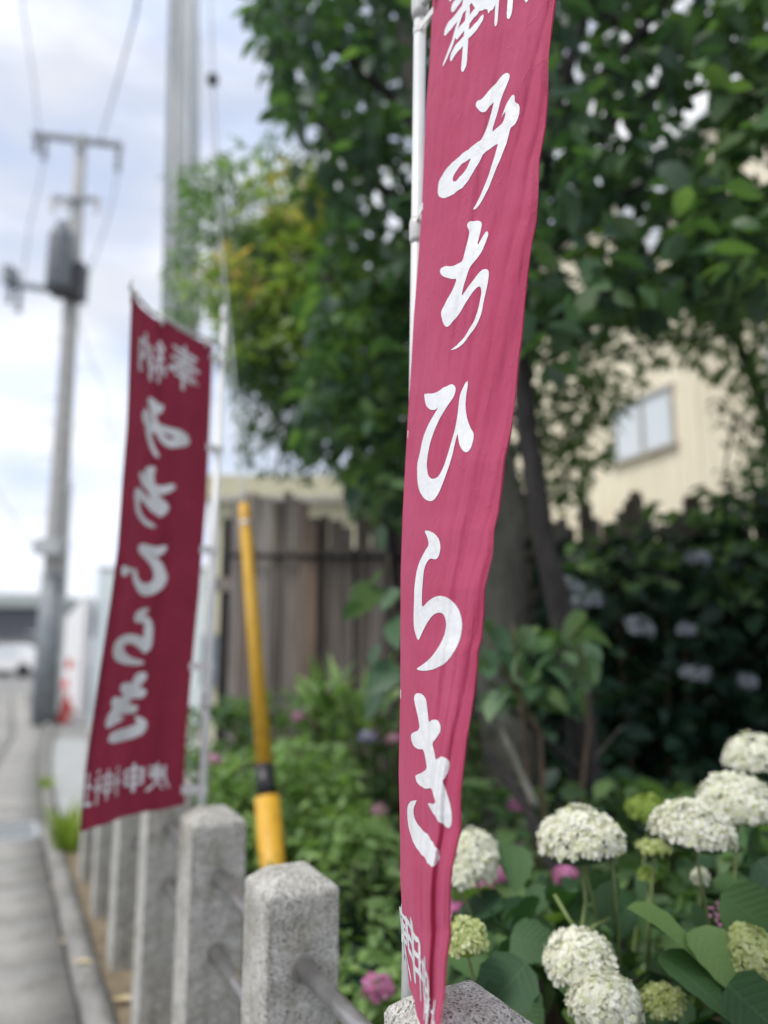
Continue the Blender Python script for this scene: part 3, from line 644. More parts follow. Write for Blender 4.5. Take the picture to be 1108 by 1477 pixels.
K_KO = [[(.5,-.02),(.52,.09)], [(.14,.14),(.92,.1)], ([(.2,.14),(.18,.6),(.0,1)], (1,1,.5)), [(.32,.27),(.8,.25),(.8,.5)], [(.24,.39),(.94,.37)], [(.32,.52),(.82,.5)], ([(.56,.18),(.52,.6),(.25,1)], (1,1,.5)), ([(.5,.62),(.75,.86),(1,.98)], (.8,1.1,1.3))]
K_SARU = [([(.5,-.02),(.5,1.02)], (1.1,1.1)), [(.15,.2),(.17,.76)], [(.15,.2),(.85,.18),(.83,.76)], [(.17,.47),(.83,.46)], [(.17,.74),(.83,.73)]]
NE = [[(.2,0),(.27,.1)], ([(.04,.22),(.36,.2),(.04,.62)], (1,.9,.5)), [(.22,.42),(.22,1.02)], [(.28,.48),(.39,.58)]]
K_KAMI = NE + [([(.7,-.02),(.7,1.02)], (1.1,1.1)), [(.48,.2),(.49,.76)], [(.48,.2),(.95,.18),(.94,.76)], [(.49,.47),(.94,.46)], [(.49,.74),(.94,.73)]]
K_SHA = NE + [[(.5,.42),(.94,.4)], ([(.72,.04),(.72,.92)], (1.1,1.1)), ([(.44,.94),(1,.92)], (1.1,1.2))]
vb = .885
KJ = {'ho': kanji(K_HO, .17, .058, .27, .073, .105), 'no': kanji(K_NO, .58, .055, .27, .073, .11),
      'ko': kanji(K_KO, .12, vb, .17, .052, .1), 'saru': kanji(K_SARU, .335, vb, .15, .052, .12), 'kami': kanji(K_KAMI, .53, vb, .18, .052, .1), 'sha': kanji(K_SHA, .76, vb, .18, .052, .1)}
def grow(poly, d):
    n = len(poly); res = []; q = [Vector((p[0]*WID, p[1]*HGT)) for p in poly]
    ar = sum(q[i].x*q[(i+1) % n].y - q[(i+1) % n].x*q[i].y for i in range(n)); sg = 1 if ar > 0 else -1
    for i in range(n):
        t_ = (q[(i+1) % n]-q[i-1]); t_ = t_.normalized() if t_.length > 1e-6 else Vector((1, 0)); p = q[i] + Vector((t_.y, -t_.x))*d*sg; res.append((p.x/WID, p.y/HGT))
    return res
def fit(parts, ban, x0_, x1_, y0_, y1_):       # same drawing, set into the place it has on this banner
    if ban is B2 and len(parts) <= 2: parts = [(grow(o_, .0052), grow(h_, -.003) if h_ else None) for o_, h_ in parts]
    allp = [p for o_, h_ in parts for p in o_+(h_ or [])]
    ua, ub = min(p[0] for p in allp), max(p[0] for p in allp); va, vb_ = min(p[1] for p in allp), max(p[1] for p in allp)
    xm, ym = (x0_+x1_)/2, (y0_+y1_)/2
    A_ = sorted((ban.uv(x0_, ym)[0], ban.uv(x1_, ym)[0])); B_ = (ban.uv(xm, y0_)[1], ban.uv(xm, y1_)[1])
    k = 1.0
    if len(parts) <= 2: k = .93                # brush forms lean with the cloth; keep the extent of the upright form
    m_ = lambda p: (A_[0]+(p[0]-ua)/(ub-ua)*(A_[1]-A_[0]), B_[0]+(1-k)/2*(B_[1]-B_[0])+(p[1]-va)/(vb_-va)*(B_[1]-B_[0])*k)
    return [([m_(p) for p in o_], [m_(p) for p in h_] if h_ else None) for o_, h_ in parts]
ON1 = {'ho': (643,718,-75,93), 'no': (706,768,-130,24), 'ko': (579.5,589,1312,1388), 'saru': (588.5,607,1328,1412), 'kami': (603.5,620,1372,1462), 'sha': (613,630,1432,1515)}
ON2 = {'mi': (204,274,577,667), 'chi': (194,254,669,765), 'hi': (176,244,779,862), 'ra': (167,221,872,963), 'ki': (156,215,967,1072), 'ho': (243,288,498,566), 'no': (200,241,484,550),
       'ko': (210,245,1099,1140), 'saru': (178,208,1101,1144), 'kami': (149,175,1106,1151), 'sha': (117,149,1112,1164)}
def glyph_mesh(parts, ban, off, step=.009):
    bm_all = bmesh.new()
    for idx, (outer, hole) in enumerate(parts):
        loops = [chaikin(outer, 1)] + ([chaikin(hole, 1)] if hole else [])
        vec = [[Vector((p[0]*WID, p[1]*HGT, 0)) for p in l_] for l_ in loops]
        tris = geometry.tessellate_polygon(vec); flat = [v for l_ in vec for v in l_]
        bm = bmesh.new(); vs = [bm.verts.new(v) for v in flat]
        for t in tris:
            try: bm.faces.new([vs[i] for i in t])
            except ValueError: pass
        for ax in (0, 1):
            lo = min(v[ax] for v in flat); hi = max(v[ax] for v in flat); k = math.ceil(lo/step)
            while k*step < hi:
                co = Vector((0,0,0)); co[ax] = k*step; no = Vector((0,0,0)); no[ax] = 1
                bmesh.ops.bisect_plane(bm, geom=bm.verts[:]+bm.edges[:]+bm.faces[:], plane_co=co, plane_no=no); k += 1
        o_ = off + idx*.00003*(1 if off > 0 else -1)
        mp_ = {}
        for v in bm.verts:
            u_, v_ = v.co.x/WID, v.co.y/HGT; mp_[v] = bm_all.verts.new(ban.pos(u_, v_) + ban.nrm(u_, v_)*o_)
        for f in bm.faces:
            try: bm_all.faces.new([mp_[v] for v in f.verts])
            except ValueError: pass
        bm.free()
    m = bpy.data.meshes.new('lettering'); bm_all.to_mesh(m); bm_all.free(); m.shade_smooth(); return m
def m_cloth(name, c1_, c2_, trans, wrinkle=1.0):
    def f(t, b, o):
        n = noi(t, 9, 5, 0.6); c = ramp(t, n.outputs['Fac'], [(0.3, c1_), (0.7, c2_)])
        wv = noi(t, 1400, 2, 0.6); c = mixc(t, 0.35, c, ramp(t, wv.outputs['Fac'], [(0.35, (0.8, .8, .8)), (0.65, (1.15, 1.15, 1.15))]), 'MULTIPLY')
        t.links.new(c, b.inputs['Base Color']); b.inputs['Roughness'].default_value = 0.85
        b.inputs['Sheen Weight'].default_value = 0.06; b.inputs['Sheen Roughness'].default_value = 0.5
        n1 = noi(t, 38, 6, 0.62, (1, 1, .5)); p = bump(t, b, n1.outputs['Fac'], 0.42*wrinkle, 0.006)
        n2 = noi(t, 5, 6, 0.5, (3.2, 3.2, 1.6)); r2 = ramp(t, n2.outputs['Fac'], [(0.485, (0, 0, 0)), (0.503, (1, 1, 1)), (0.521, (0, 0, 0))]); p = bump(t, b, r2, 0.35*wrinkle, 0.0016, p)
        p = bump(t, b, wv.outputs['Fac'], 0.25, 0.0006, p)
        tr = N(t, 'ShaderNodeBsdfTranslucent'); t.links.new(c, tr.inputs[0]); t.links.new(p, tr.inputs['Normal'])
        ms = N(t, 'ShaderNodeMixShader'); ms.inputs[0].default_value = trans
        t.links.new(b.outputs[0], ms.inputs[1]); t.links.new(tr.outputs[0], ms.inputs[2]); t.links.new(ms.outputs[0], o.inputs[0])
    return mat(name, f)
M['cloth1'] = m_cloth('pink_cloth', (0.53, 0.062, 0.150), (0.59, 0.090, 0.195), 0.42)  # near banner: paler, pinker base colour than the rear banner's cloth
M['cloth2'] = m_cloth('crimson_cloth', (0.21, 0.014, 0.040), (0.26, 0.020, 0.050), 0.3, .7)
def f_ink(t, b, o):
    b.inputs['Base Color'].default_value = (0.70, 0.71, 0.72, 1); b.inputs['Roughness'].default_value = 0.45
    n1 = noi(t, 95, 4, 0.6); p = bump(t, b, n1.outputs['Fac'], 0.4, 0.003)
    n2 = noi(t, 14, 4, 0.55); bump(t, b, n2.outputs['Fac'], 0.4, 0.01, p)
M['ink'] = mat('white_print', f_ink)
def cloth_mesh(ban, nu, nv):
    v = []; f = []
    for j in range(nv+1):
        for i in range(nu+1): v.append(tuple(ban.pos(i/nu, j/nv)))
    for j in range(nv):
        for i in range(nu): a_ = j*(nu+1)+i; f.append((a_, a_+1, a_+nu+2, a_+nu+1))
    m = bpy.data.meshes.new('cloth'); m.from_pydata(v, [], f); m.shade_smooth(); return m
def make_banner(ban, label, clothm, nu, nv, step, pole_pts, pole_r, loops, collars):
    t = thing('nobori_banner', label, 'banner', (pole_pts[0].x, pole_pts[0].y, 0.08))
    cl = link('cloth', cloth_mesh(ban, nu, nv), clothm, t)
    for ch in ('ho', 'no', 'mi', 'chi', 'hi', 'ra', 'ki', 'ko', 'saru', 'kami', 'sha'):
        src = GL.get(ch) or KJ[ch]; bx_ = (ON1 if ban is B1 else ON2).get(ch)
        if bx_: src = fit(src, ban, *bx_)
        for sg in (1, -1): link('lettering', glyph_mesh(src, ban, sg*.0006, step), M['ink'], cl)
    for sg in (1, -1):                         # narrow doubled hem down the free edge
        hv_ = []; hf = []
        for j in range(nv+1):
            for u_ in (.962, .98, .9995): hv_.append(tuple(ban.pos(u_, j/nv) + ban.nrm(u_, j/nv)*.0011*sg))
        for j in range(nv):
            for i in range(2): q = j*3+i; hf.append((q, q+1, q+4, q+3))
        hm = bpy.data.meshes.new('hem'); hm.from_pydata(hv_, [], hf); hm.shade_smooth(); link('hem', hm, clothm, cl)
    pole = MB().tube(pole_pts, pole_r, 24).build('pole', M['white_plastic'], t, True)
    for cp, r_, hh in collars: MB().tube([cp-Vector((0,0,hh)), cp-Vector((0,0,hh*.6)), cp+Vector((0,0,hh*.6)), cp+Vector((0,0,hh))], [r_*.9, r_, r_, r_*.9], 24).build('pole_joint', M['joint_plastic'], pole, True)
    # top rod
    a_ = ban.pos(0, 0) + Vector((0,0,.012)); pts = [ban.pos(i/12, 0)+Vector((0,0,.012)) for i in range(13)]
    e_ = pts[-1] + (pts[-1]-pts[-2])*.4
    pp = min((Vector(pole_pts[0]).lerp(Vector(pole_pts[1]), k/200) for k in range(201)), key=lambda q: abs(q.z-a_.z))
    MB().tube([pp, pts[0], pts[4], pts[8], pts[-1], e_, e_+Vector((0,0,.035))], .0055, 10).build('cross_rod', M['joint_plastic'], t, True)
    for u_ in (.06, .5, .94):
        q = ban.pos(u_, .0); q2 = ban.pos(u_, .012); n = ban.nrm(u_, .01)*.008
        MB().tube([q2+n, q+n+Vector((0,0,.014)), q+Vector((0,0,.021)), q-n+Vector((0,0,.014)), q2-n], .009 if False else .006, 6).build('tie_loop', M['strap'], t)
    for v_ in loops:
        q = ban.pos(.02, v_); k = (q.z-pole_pts[0].z)/(pole_pts[1].z-pole_pts[0].z); c = Vector(pole_pts[0]).lerp(Vector(pole_pts[1]), k)
        r_ = pole_r[0]*(1.05 if ban is B1 else 1.12); d = (q-c); d.z = 0; dn = d.normalized(); sd_ = Vector((-dn.y, dn.x, 0))
        ring = [c + (dn*math.cos(a2)+sd_*math.sin(a2))*r_ for a2 in [math.tau*i/14 for i in range(15)]]
        b = MB(); hh = .006 if ban is B1 else .013
        path = [q+sd_*.001] + ring[1:-1] + [q-sd_*.001]
        for i in range(len(path)-1):
            A1, B1_ = path[i], path[i+1]; b.quad(A1-Vector((0,0,hh)), B1_-Vector((0,0,hh)), B1_+Vector((0,0,hh)), A1+Vector((0,0,hh)))
        o = b.build('tie_loop', M['strap'], t)
        md = o.modifiers.new('thickness', 'SOLIDIFY'); md.thickness = .0015
    return t
pA = P(590, 1440, 1.15); pB = P(605.5, 60, 1.15); dp = (pB-pA).normalized()
pole1 = [pA - dp*((pA.z-.06)/dp.z), pB + dp*.75]
kz = P(598, 335, 1.15); cj = pole1[0] + dp*((kz.z-pole1[0].z)/dp.z); kz2 = P(605, 2, 1.15); cj2 = pole1[0] + dp*((kz2.z-pole1[0].z)/dp.z)
make_banner(B1, 'tall pink nobori banner with white brush lettering on the white pole in the foreground', M['cloth1'], 130, 500, .0045, pole1, [.0108, .0102], (.02, .254, .5, .75, .97), ((cj, .0135, .02), (cj2, .015, .035)))
qA = P(291, 1163, 2.5); qB = P(322, 500, 2.56); dq = (qB-qA).normalized()
pole2 = [qA - dq*((qA.z-.06)/dq.z), qB + dq*.14]
cq = pole2[0] + dq*((P(300, 1010, 2.5).z-pole2[0].z)/dq.z); cq2 = pole2[1]-dq*.02
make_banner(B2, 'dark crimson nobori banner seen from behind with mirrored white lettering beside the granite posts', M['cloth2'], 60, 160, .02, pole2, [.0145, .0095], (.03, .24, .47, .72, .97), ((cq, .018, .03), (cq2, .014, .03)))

# ------------------------------------------------------------------ foliage
def tmpl_leaf(steps, wf, fold=.18, droop=.22, serr=0.0):
    v = []; f = []; n = len(steps)
    for i, (l_, ww_) in enumerate(steps):
        z = -droop*l_*l_
        v.append((l_, 0, z))
        sw = ww_*wf/2*(1+serr*(1 if i % 2 else -1))
        v.append((l_, sw, z+fold*sw)); v.append((l_, -sw, z+fold*sw))
    for i in range(n-1):
        a_, b_ = i*3, (i+1)*3
        f += [(a_, a_+1, b_+1), (a_, b_+1, b_), (a_, b_+2, a_+2), (a_, b_, b_+2)]
    return np.array(v, float), np.array(f, int)
T_BROAD = tmpl_leaf([(0, .04), (.12, .55), (.35, 1), (.6, .9), (.82, .5), (1, .02)], .58)
T_OVAL = tmpl_leaf([(0, .05), (.3, .9), (.62, .85), (1, .02)], .5)
T_SLIM = tmpl_leaf([(0, .1), (.4, 1), (1, .02)], .3)
T_HYD = tmpl_leaf([(0, .06), (.05, .5), (.13, .78), (.22, .92), (.33, 1.0), (.45, .98), (.56, .9), (.67, .76), (.78, .58), (.88, .34), (.95, .17), (1, .01)], .74, .26, .28, .05)
def in_poly(px, py, poly):
    ins = np.zeros(len(px), bool); n = len(poly)
    for i in range(n):
        x1, y1 = poly[i]; x2, y2 = poly[(i+1) % n]
        c = ((y1 > py) != (y2 > py)); 
        with np.errstate(divide='ignore', invalid='ignore'): xi = (x2-x1)*(py-y1)/(y2-y1+1e-9)+x1
        ins ^= c & (px < xi)
    return ins
def vnoise(px, py, sc, seed):
    return np.array([noise.noise(Vector((a_/sc, b_/sc, seed))) for a_, b_ in zip(px, py)])
def scatter(poly, n, y0, y1, clump=0.0, sc=60, seed=1, gaps=(), edge=0.0):
    xs = [p[0] for p in poly]; ys = [p[1] for p in poly]; px = rng.uniform(min(xs), max(xs), n*4); py = rng.uniform(min(ys), max(ys), n*4)
    k = in_poly(px, py, poly); px, py = px[k], py[k]
    if clump:
        nv_ = vnoise(px, py, sc, seed)*.6 + vnoise(px, py, sc*.4, seed+9)*.4
        k = rng.uniform(-.5, .5, len(px))*.6 < nv_*clump + .12; px, py = px[k], py[k]
    for gx, gy_, gr in gaps:
        dd = (px-gx)**2+(py-gy_)**2; k = ~((dd < gr*gr) & (rng.uniform(0, 1, len(px)) < .93)); px, py = px[k], py[k]
    px, py = px[:n], py[:n]
    lo = y0(px, py) if callable(y0) else np.full(len(px), y0, float); hi = y1(px, py) if callable(y1) else np.full(len(px), y1, float)
    Y = lo + (hi-lo)*rng.uniform(0, 1, len(px))
    t = (py-CY)/FPX; kk = Y/(CP+t*SP)
    return np.stack([(px-CX)/FPX*kk, Y, CAMZ+(SP-t*CP)*kk], 1)
def leaves(parent, pts, size, template, m, nparts, droop=(-65, 10), var=.35, up=.9, name='leaf', az=None):
    pts = pts[pts[:, 2] > .1]
    n = len(pts)
    if not n: return
    tv, tf = template
    a_ = rng.uniform(0, 2*np.pi, n) if az is None else rng.normal(az[0], az[1], n); e_ = np.radians(rng.uniform(droop[0], droop[1], n))
    d = np.stack([np.cos(a_)*np.cos(e_), np.sin(a_)*np.cos(e_), np.sin(e_)], 1)
    nn = rng.normal(0, 1-up*.6, (n, 3)) + np.array([0, 0, 1.0])*up; nn -= d*(nn*d).sum(1)[:, None]; nn /= np.linalg.norm(nn, axis=1)[:, None]
    s_ = np.cross(nn, d); sz = size*(1+rng.uniform(-var, var, n))
    X, Y, Z = pts[:, 0], pts[:, 1], pts[:, 2]-CAMZ; zc = Y*CP+Z*SP; px = CX+FPX*X/zc; py = CY-FPX*(-Y*SP+Z*CP)/zc
    inside = (px > -20) & (px < 1130) & (py > -20) & (py < 1500)
    score = np.where(inside, sz/zc, 0); order = np.argsort(-score); big = order[:nparts]; big = big[inside[big]]
    mask = np.ones(n, bool); mask[big] = False
    if len(big):
        me = bpy.data.meshes.new(name); me.from_pydata(tv.tolist(), [], tf.tolist()); me.shade_smooth(); me.materials.append(m)
        for i in big:
            o = bpy.data.objects.new(name, me); col.objects.link(o); adopt(o, parent)
            mm = Matrix(((d[i,0], s_[i,0], nn[i,0], X[i]), (d[i,1], s_[i,1], nn[i,1], Y[i]), (d[i,2], s_[i,2], nn[i,2], pts[i,2]), (0,0,0,1)))
            o.matrix_basis = mm @ Matrix.Scale(float(sz[i]), 4)
    r = np.where(mask)[0]
    if len(r):
        A_ = tv[None, :, 0, None]*d[r][:, None, :] + tv[None, :, 1, None]*s_[r][:, None, :] + tv[None, :, 2, None]*nn[r][:, None, :]
        V = (pts[r][:, None, :] + A_*sz[r][:, None, None]).reshape(-1, 3)
        F = (tf[None] + (np.arange(len(r))*len(tv))[:, None, None]).reshape(-1, 3)
        me = bpy.data.meshes.new('foliage'); me.vertices.add(len(V)); me.vertices.foreach_set('co', V.ravel())
        me.loops.add(F.size); me.loops.foreach_set('vertex_index', F.ravel().astype(np.int32))
        me.polygons.add(len(F)); me.polygons.foreach_set('loop_start', np.arange(0, F.size, 3, dtype=np.int32)); me.polygons.foreach_set('loop_total', np.full(len(F), 3, np.int32))
        me.update(calc_edges=True); me.shade_smooth(); link('foliage', me, m, parent, kind='stuff')
def trunk(parent, pts, rad, m, name='trunk', n=14):
    fp = []; fr = []
    for i in range(len(pts)-1):
        for k in range(6):
            q = Vector(pts[i]).lerp(Vector(pts[i+1]), k/6); q += Vector((noise.noise(q*2.3), noise.noise(q*2.3+Vector((9,0,0))), 0))*rad[i]*.5; fp.append(q); fr.append((rad[i]+(rad[i+1]-rad[i])*k/6)*(1+.08*noise.noise(q*7)))
    fp.append(Vector(pts[-1])); fr.append(rad[-1]); return MB().tube(fp, fr, n).build(name, m, parent, True)
def ground_at(px, Y, z=.06): q = P(px, 1100, Y); return Vector((q.x, Y, z))

# tree with thick grey trunk and dark crown left of the pink banner
t1 = thing('dark_tree', 'large dark leaved tree with thick grey trunk, crown left of the pink banner', 'tree', ground_at(748, 4.3))
trunk(t1, [ground_at(740, 4.3), P(735, 1100, 4.3), P(728, 850, 4.25), P(712, 650, 4.2), P(660, 400, 4.1), P(600, 100, 4.0), P(560, -200, 4.0)], [.21, .165, .135, .12, .10, .09, .06], M['bark_grey'])
for a_, b_, c_ in (((680, 480), (560, 420), (460, 400)), ((660, 400), (540, 260), (430, 150)), ((620, 200), (500, 80), (400, 20)), ((700, 560), (600, 620), (500, 640)), ((640, 300), (760, 150), (860, 0))):
    trunk(t1, [P(*a_, 4.1), P(*b_, 3.9), P(*c_, 3.8)], [.05, .03, .012], M['bark_dark'], 'branch', 8)
polyA = [(380,-260),(360,-20),(375,40),(395,120),(418,180),(440,250),(462,330),(470,400),(450,480),(440,560),(436,620),(455,660),(500,700),(530,760),(640,770),(700,560),(760,300),(800,-260)]
leaves(t1, scatter(polyA, 3000, 3.3, 4.8, 1.0, 70, 3), .125, T_BROAD, M['leaf_dark'], 300)
leaves(t1, scatter([(440,380),(600,330),(610,740),(520,740),(440,600)], 420, 3.5, 4.4, .8, 50, 8), .115, T_BROAD, M['leaf_mid'], 0)
leaves(t1, scatter(polyA, 2600, 4.9, 5.6, 0, 70, 3), .13, T_BROAD, M['leaf_dark'], 0)
# fringe breaking into the sky
leaves(t1, scatter([(345,-40),(400,-40),(440,160),(470,300),(440,300),(400,180),(365,60)], 55, 3.4, 4.0), .12, T_BROAD, M['leaf_dark'], 0)

# dark slim trunk and canopy right of the banner
t2 = thing('slim_tree', 'slim dark trunked tree leaning behind the pink banner with broad drooping leaves to the right', 'tree', ground_at(862, 3.2))
trunk(t2, [ground_at(866, 3.2), P(852, 1160, 3.2), P(832, 1010, 3.2), P(806, 880, 3.2), P(782, 760, 3.2), P(762, 640, 3.2), P(748, 520, 3.15), P(750, 380, 3.1), P(790, 200, 3.05), P(850, 0, 3.0), P(880, -200, 3.0)], [.078, .068, .058, .052, .047, .044, .039, .03, .03, .024, .015], M['bark_dark'])
for a_, b_, c_ in (((750, 400), (860, 300), (1000, 230)), ((770, 300), (900, 160), (1060, 60)), ((800, 180), (930, 40), (1050, -120)), ((750, 480), (880, 420), (1010, 400)), ((835, 10), (960, 60), (1100, 160))):
    trunk(t2, [P(*a_, 3.1), P(*b_, 3.0), P(*c_, 2.85)], [.03, .02, .008], M['bark_dark'], 'branch', 8)
gapsC = [(838,8,16),(872,4,18),(812,70,16),(838,52,18),(828,100,12),(884,98,18),(942,88,14),(996,122,18),(1015,168,34),(1085,125,22),(1092,235,40),(800,152,14),(848,156,18),(896,180,24),(930,196,18),(1000,205,16),(806,300,14),(855,332,26),(900,300,26),(915,262,18),(958,262,26),(935,345,32),(958,372,14),(830,350,16),(820,395,18),(845,410,16),(1035,305,16),(1030,255,10),(965,150,10),(870,240,12),(880,380,16),(770,250,10)]
gapsC = gapsC + [(x_, y_, r_) for x_, y_, r_ in [(700+rng.uniform(80,400), rng.uniform(0,430), rng.uniform(4,10)) for _ in range(55)]]
gapsC = [(x_, y_, r_*(.68 if (y_ > 140 and x_ < 990) else 1)) for x_, y_, r_ in gapsC]
polyC = [(760,-300),(1400,-300),(1400,380),(1180,440),(1108,430),(1040,450),(980,440),(900,450),(860,500),(800,530),(740,520),(720,300)]
leaves(t2, scatter(polyC, 3300, 2.5, 3.9, .35, 60, 5, gapsC), .125, T_BROAD, M['leaf_dark'], 300)
leaves(t2, scatter([(1000,-60),(1200,-60),(1200,420),(1050,420),(960,340),(1000,180)], 420, 2.4, 3.4, .5, 60, 6, gapsC), .115, T_BROAD, M['leaf_mid'], 0)
leaves(t2, scatter([(800,300),(1108,200),(1130,440),(800,460)], 330, 3.0, 4.0, .3, 50, 15, gapsC), .11, T_BROAD, M['leaf_mid'], 0)
leaves(t2, scatter(polyC, 2300, 3.9, 4.8, .5, 60, 5, gapsC), .12, T_BROAD, M['leaf_dark'], 0)

# small leaved tree further right
t3 = thing('fine_leaved_tree', 'fine leaved green tree in front of the cream house right of the slim trunk', 'tree', ground_at(1130, 4.4))
trunk(t3, [ground_at(1150, 4.5), P(1140, 900, 4.5), P(1120, 650, 4.5), P(1060, 480, 4.4), P(960, 420, 4.4)], [.06, .05, .04, .03, .01], M['bark_dark'])
for a_, b_, c_ in (((1120, 650), (1060, 600), (1040, 700)), ((1060, 480), (900, 500), (790, 540)), ((1080, 520), (1150, 400), (1200, 300))):
    trunk(t3, [P(*a_, 4.5), P(*b_, 4.4), P(*c_, 4.3)], [.02, .012, .004], M['bark_dark'], 'branch', 7)
polyD = [(755,470),(900,430),(1180,380),(1250,700),(1080,740),(1065,680),(1100,620),(1050,560),(980,520),(940,545),(900,600),(880,660),(840,720),(770,735),(755,640)]
leaves(t3, scatter(polyD, 4600, 4.0, 4.85, 1.1, 40, 12), .06, T_OVAL, M['leaf_mid'], 150)
leaves(t3, scatter([(1030,560),(1120,560),(1130,720),(1060,740),(1025,640)], 160, 4.2, 4.8, 1.2, 30, 3), .055, T_OVAL, M['leaf_dark'], 0)
leaves(t3, scatter([(760,560),(860,540),(850,740),(770,745)], 260, 4.2, 4.8, 1.2, 30, 4), .055, T_OVAL, M['leaf_mid'], 0)

leaves(t3, scatter([(715,530),(775,530),(790,745),(720,745)], 420, 4.4, 4.85), .06, T_OVAL, M['leaf_dark'], 0)
# lighter tree with golden shoots
t4 = thing('golden_shoot_tree', 'light green feathery tree with golden young shoots in front of the steel pole', 'tree', ground_at(470, 4.9))
trunk(t4, [ground_at(575, 4.8), P(572, 900, 4.8), P(560, 760, 4.85), P(500, 620, 4.85), P(400, 420, 4.85), P(390, 250, 4.8)], [.06, .05, .045, .04, .025, .01], M['bark_dark'])
for a_, b_, c_ in (((440, 560), (360, 440), (290, 260)), ((420, 480), (350, 420), (270, 380)), ((440, 560), (470, 420), (440, 260)), ((445, 600), (400, 620), (360, 660)), ((400, 420), (340, 330), (330, 220))):
    trunk(t4, [P(*a_, 4.85), P(*b_, 4.8), P(*c_, 4.75)], [.018, .01, .004], M['bark_dark'], 'branch', 7)
polyB = [(262,250),(310,230),(345,195),(370,215),(395,150),(430,150),(455,250),(500,340),(560,500),(540,640),(450,600),(380,560),(330,540),(300,480),(245,455),(235,390),(262,340)]
leaves(t4, scatter([(340,330),(470,260),(560,480),(540,640),(440,600),(330,545),(310,440)], 4200, 4.6, 5.6, .8, 40, 21), .10, T_SLIM, M['leaf_mid'], 150)
leaves(t4, scatter(polyB, 2200, 4.7, 5.4, 1.3, 30, 22), .085, T_SLIM, M['leaf_mid'], 0)
leaves(t4, scatter([(300,330),(420,300),(520,520),(440,600),(330,540)], 1200, 4.9, 5.8, .9, 60, 24), .10, T_SLIM, M['leaf_dark'], 0)
leaves(t4, scatter([(238,250),(300,225),(350,230),(360,340),(335,470),(240,465)], 400, 4.7, 5.4, 1.2, 26, 27), .075, T_SLIM, M['leaf_mid'], 0)
leaves(t4, scatter([(325,470),(420,520),(520,600),(500,700),(400,640),(340,600)], 900, 4.7, 5.3, 1.0, 30, 28), .085, T_SLIM, M['leaf_dark'], 0)
leaves(t4, scatter([(335,570),(440,560),(450,700),(400,690),(345,670)], 420, 4.7, 5.2, 1.5, 25, 25), .08, T_SLIM, M['leaf_dark'], 0)
for (gx, gy_, r_, n, mm) in ((430, 275, 32, 60, 'leaf_gold'), (435, 335, 28, 40, 'leaf_gold'), (418, 300, 50, 150, 'leaf_lime'), (445, 380, 40, 110, 'leaf_lime'), (330, 388, 24, 36, 'leaf_gold'), (318, 410, 34, 50, 'leaf_lime'), (370, 425, 24, 20, 'leaf_gold'), (385, 460, 48, 130, 'leaf_lime'), (450, 430, 42, 110, 'leaf_lime'), (455, 500, 40, 90, 'leaf_lime'), (300, 270, 28, 36, 'leaf_mid'), (360, 240, 30, 30, 'leaf_mid'), (500, 440, 40, 40, 'leaf_lime'), (555, 380, 20, 14, 'leaf_lime')):
    pl = [(gx-8+r_*math.cos(q)*1.7, gy_+r_*math.sin(q)*1.35) for q in [math.tau*i/10 for i in range(10)]]
    leaves(t4, scatter(pl, int(n*1.7), 4.35, 5.0, .7, 18, gx), .105, T_SLIM, M[mm], 10, droop=(-40, 40))

# deep bush at right with pale mauve lacecaps
t5 = thing('lacecap_bush', 'deep green hydrangea bush with pale mauve lacecap flowers below the plank fence', 'bush', ground_at(1000, 4.2))
for k in range(5):
    px = 840 + k*38; trunk(t5, [ground_at(px, 4.3), P(px+random.uniform(-30, 30), 950, 4.2), P(px+random.uniform(-40, 40), 830, 4.1)], [.014, .01, .005], M['brown_stem'], 'stem', 6)
polyE = [(780,770),(860,790),(930,760),(1000,775),(1060,700),(1300,690),(1300,1260),(1108,1260),(900,1240),(800,1180),(780,960)]
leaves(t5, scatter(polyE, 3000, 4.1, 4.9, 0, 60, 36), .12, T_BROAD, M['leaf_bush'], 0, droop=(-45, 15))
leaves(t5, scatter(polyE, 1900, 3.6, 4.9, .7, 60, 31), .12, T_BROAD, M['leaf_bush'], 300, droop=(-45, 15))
leaves(t5, scatter([(960,700),(1300,690),(1300,900),(1000,860),(820,850),(800,790)], 350, 3.5, 4.0, .9, 50, 33), .09, T_BROAD, M['leaf_mid'], 0, droop=(-45, 15))
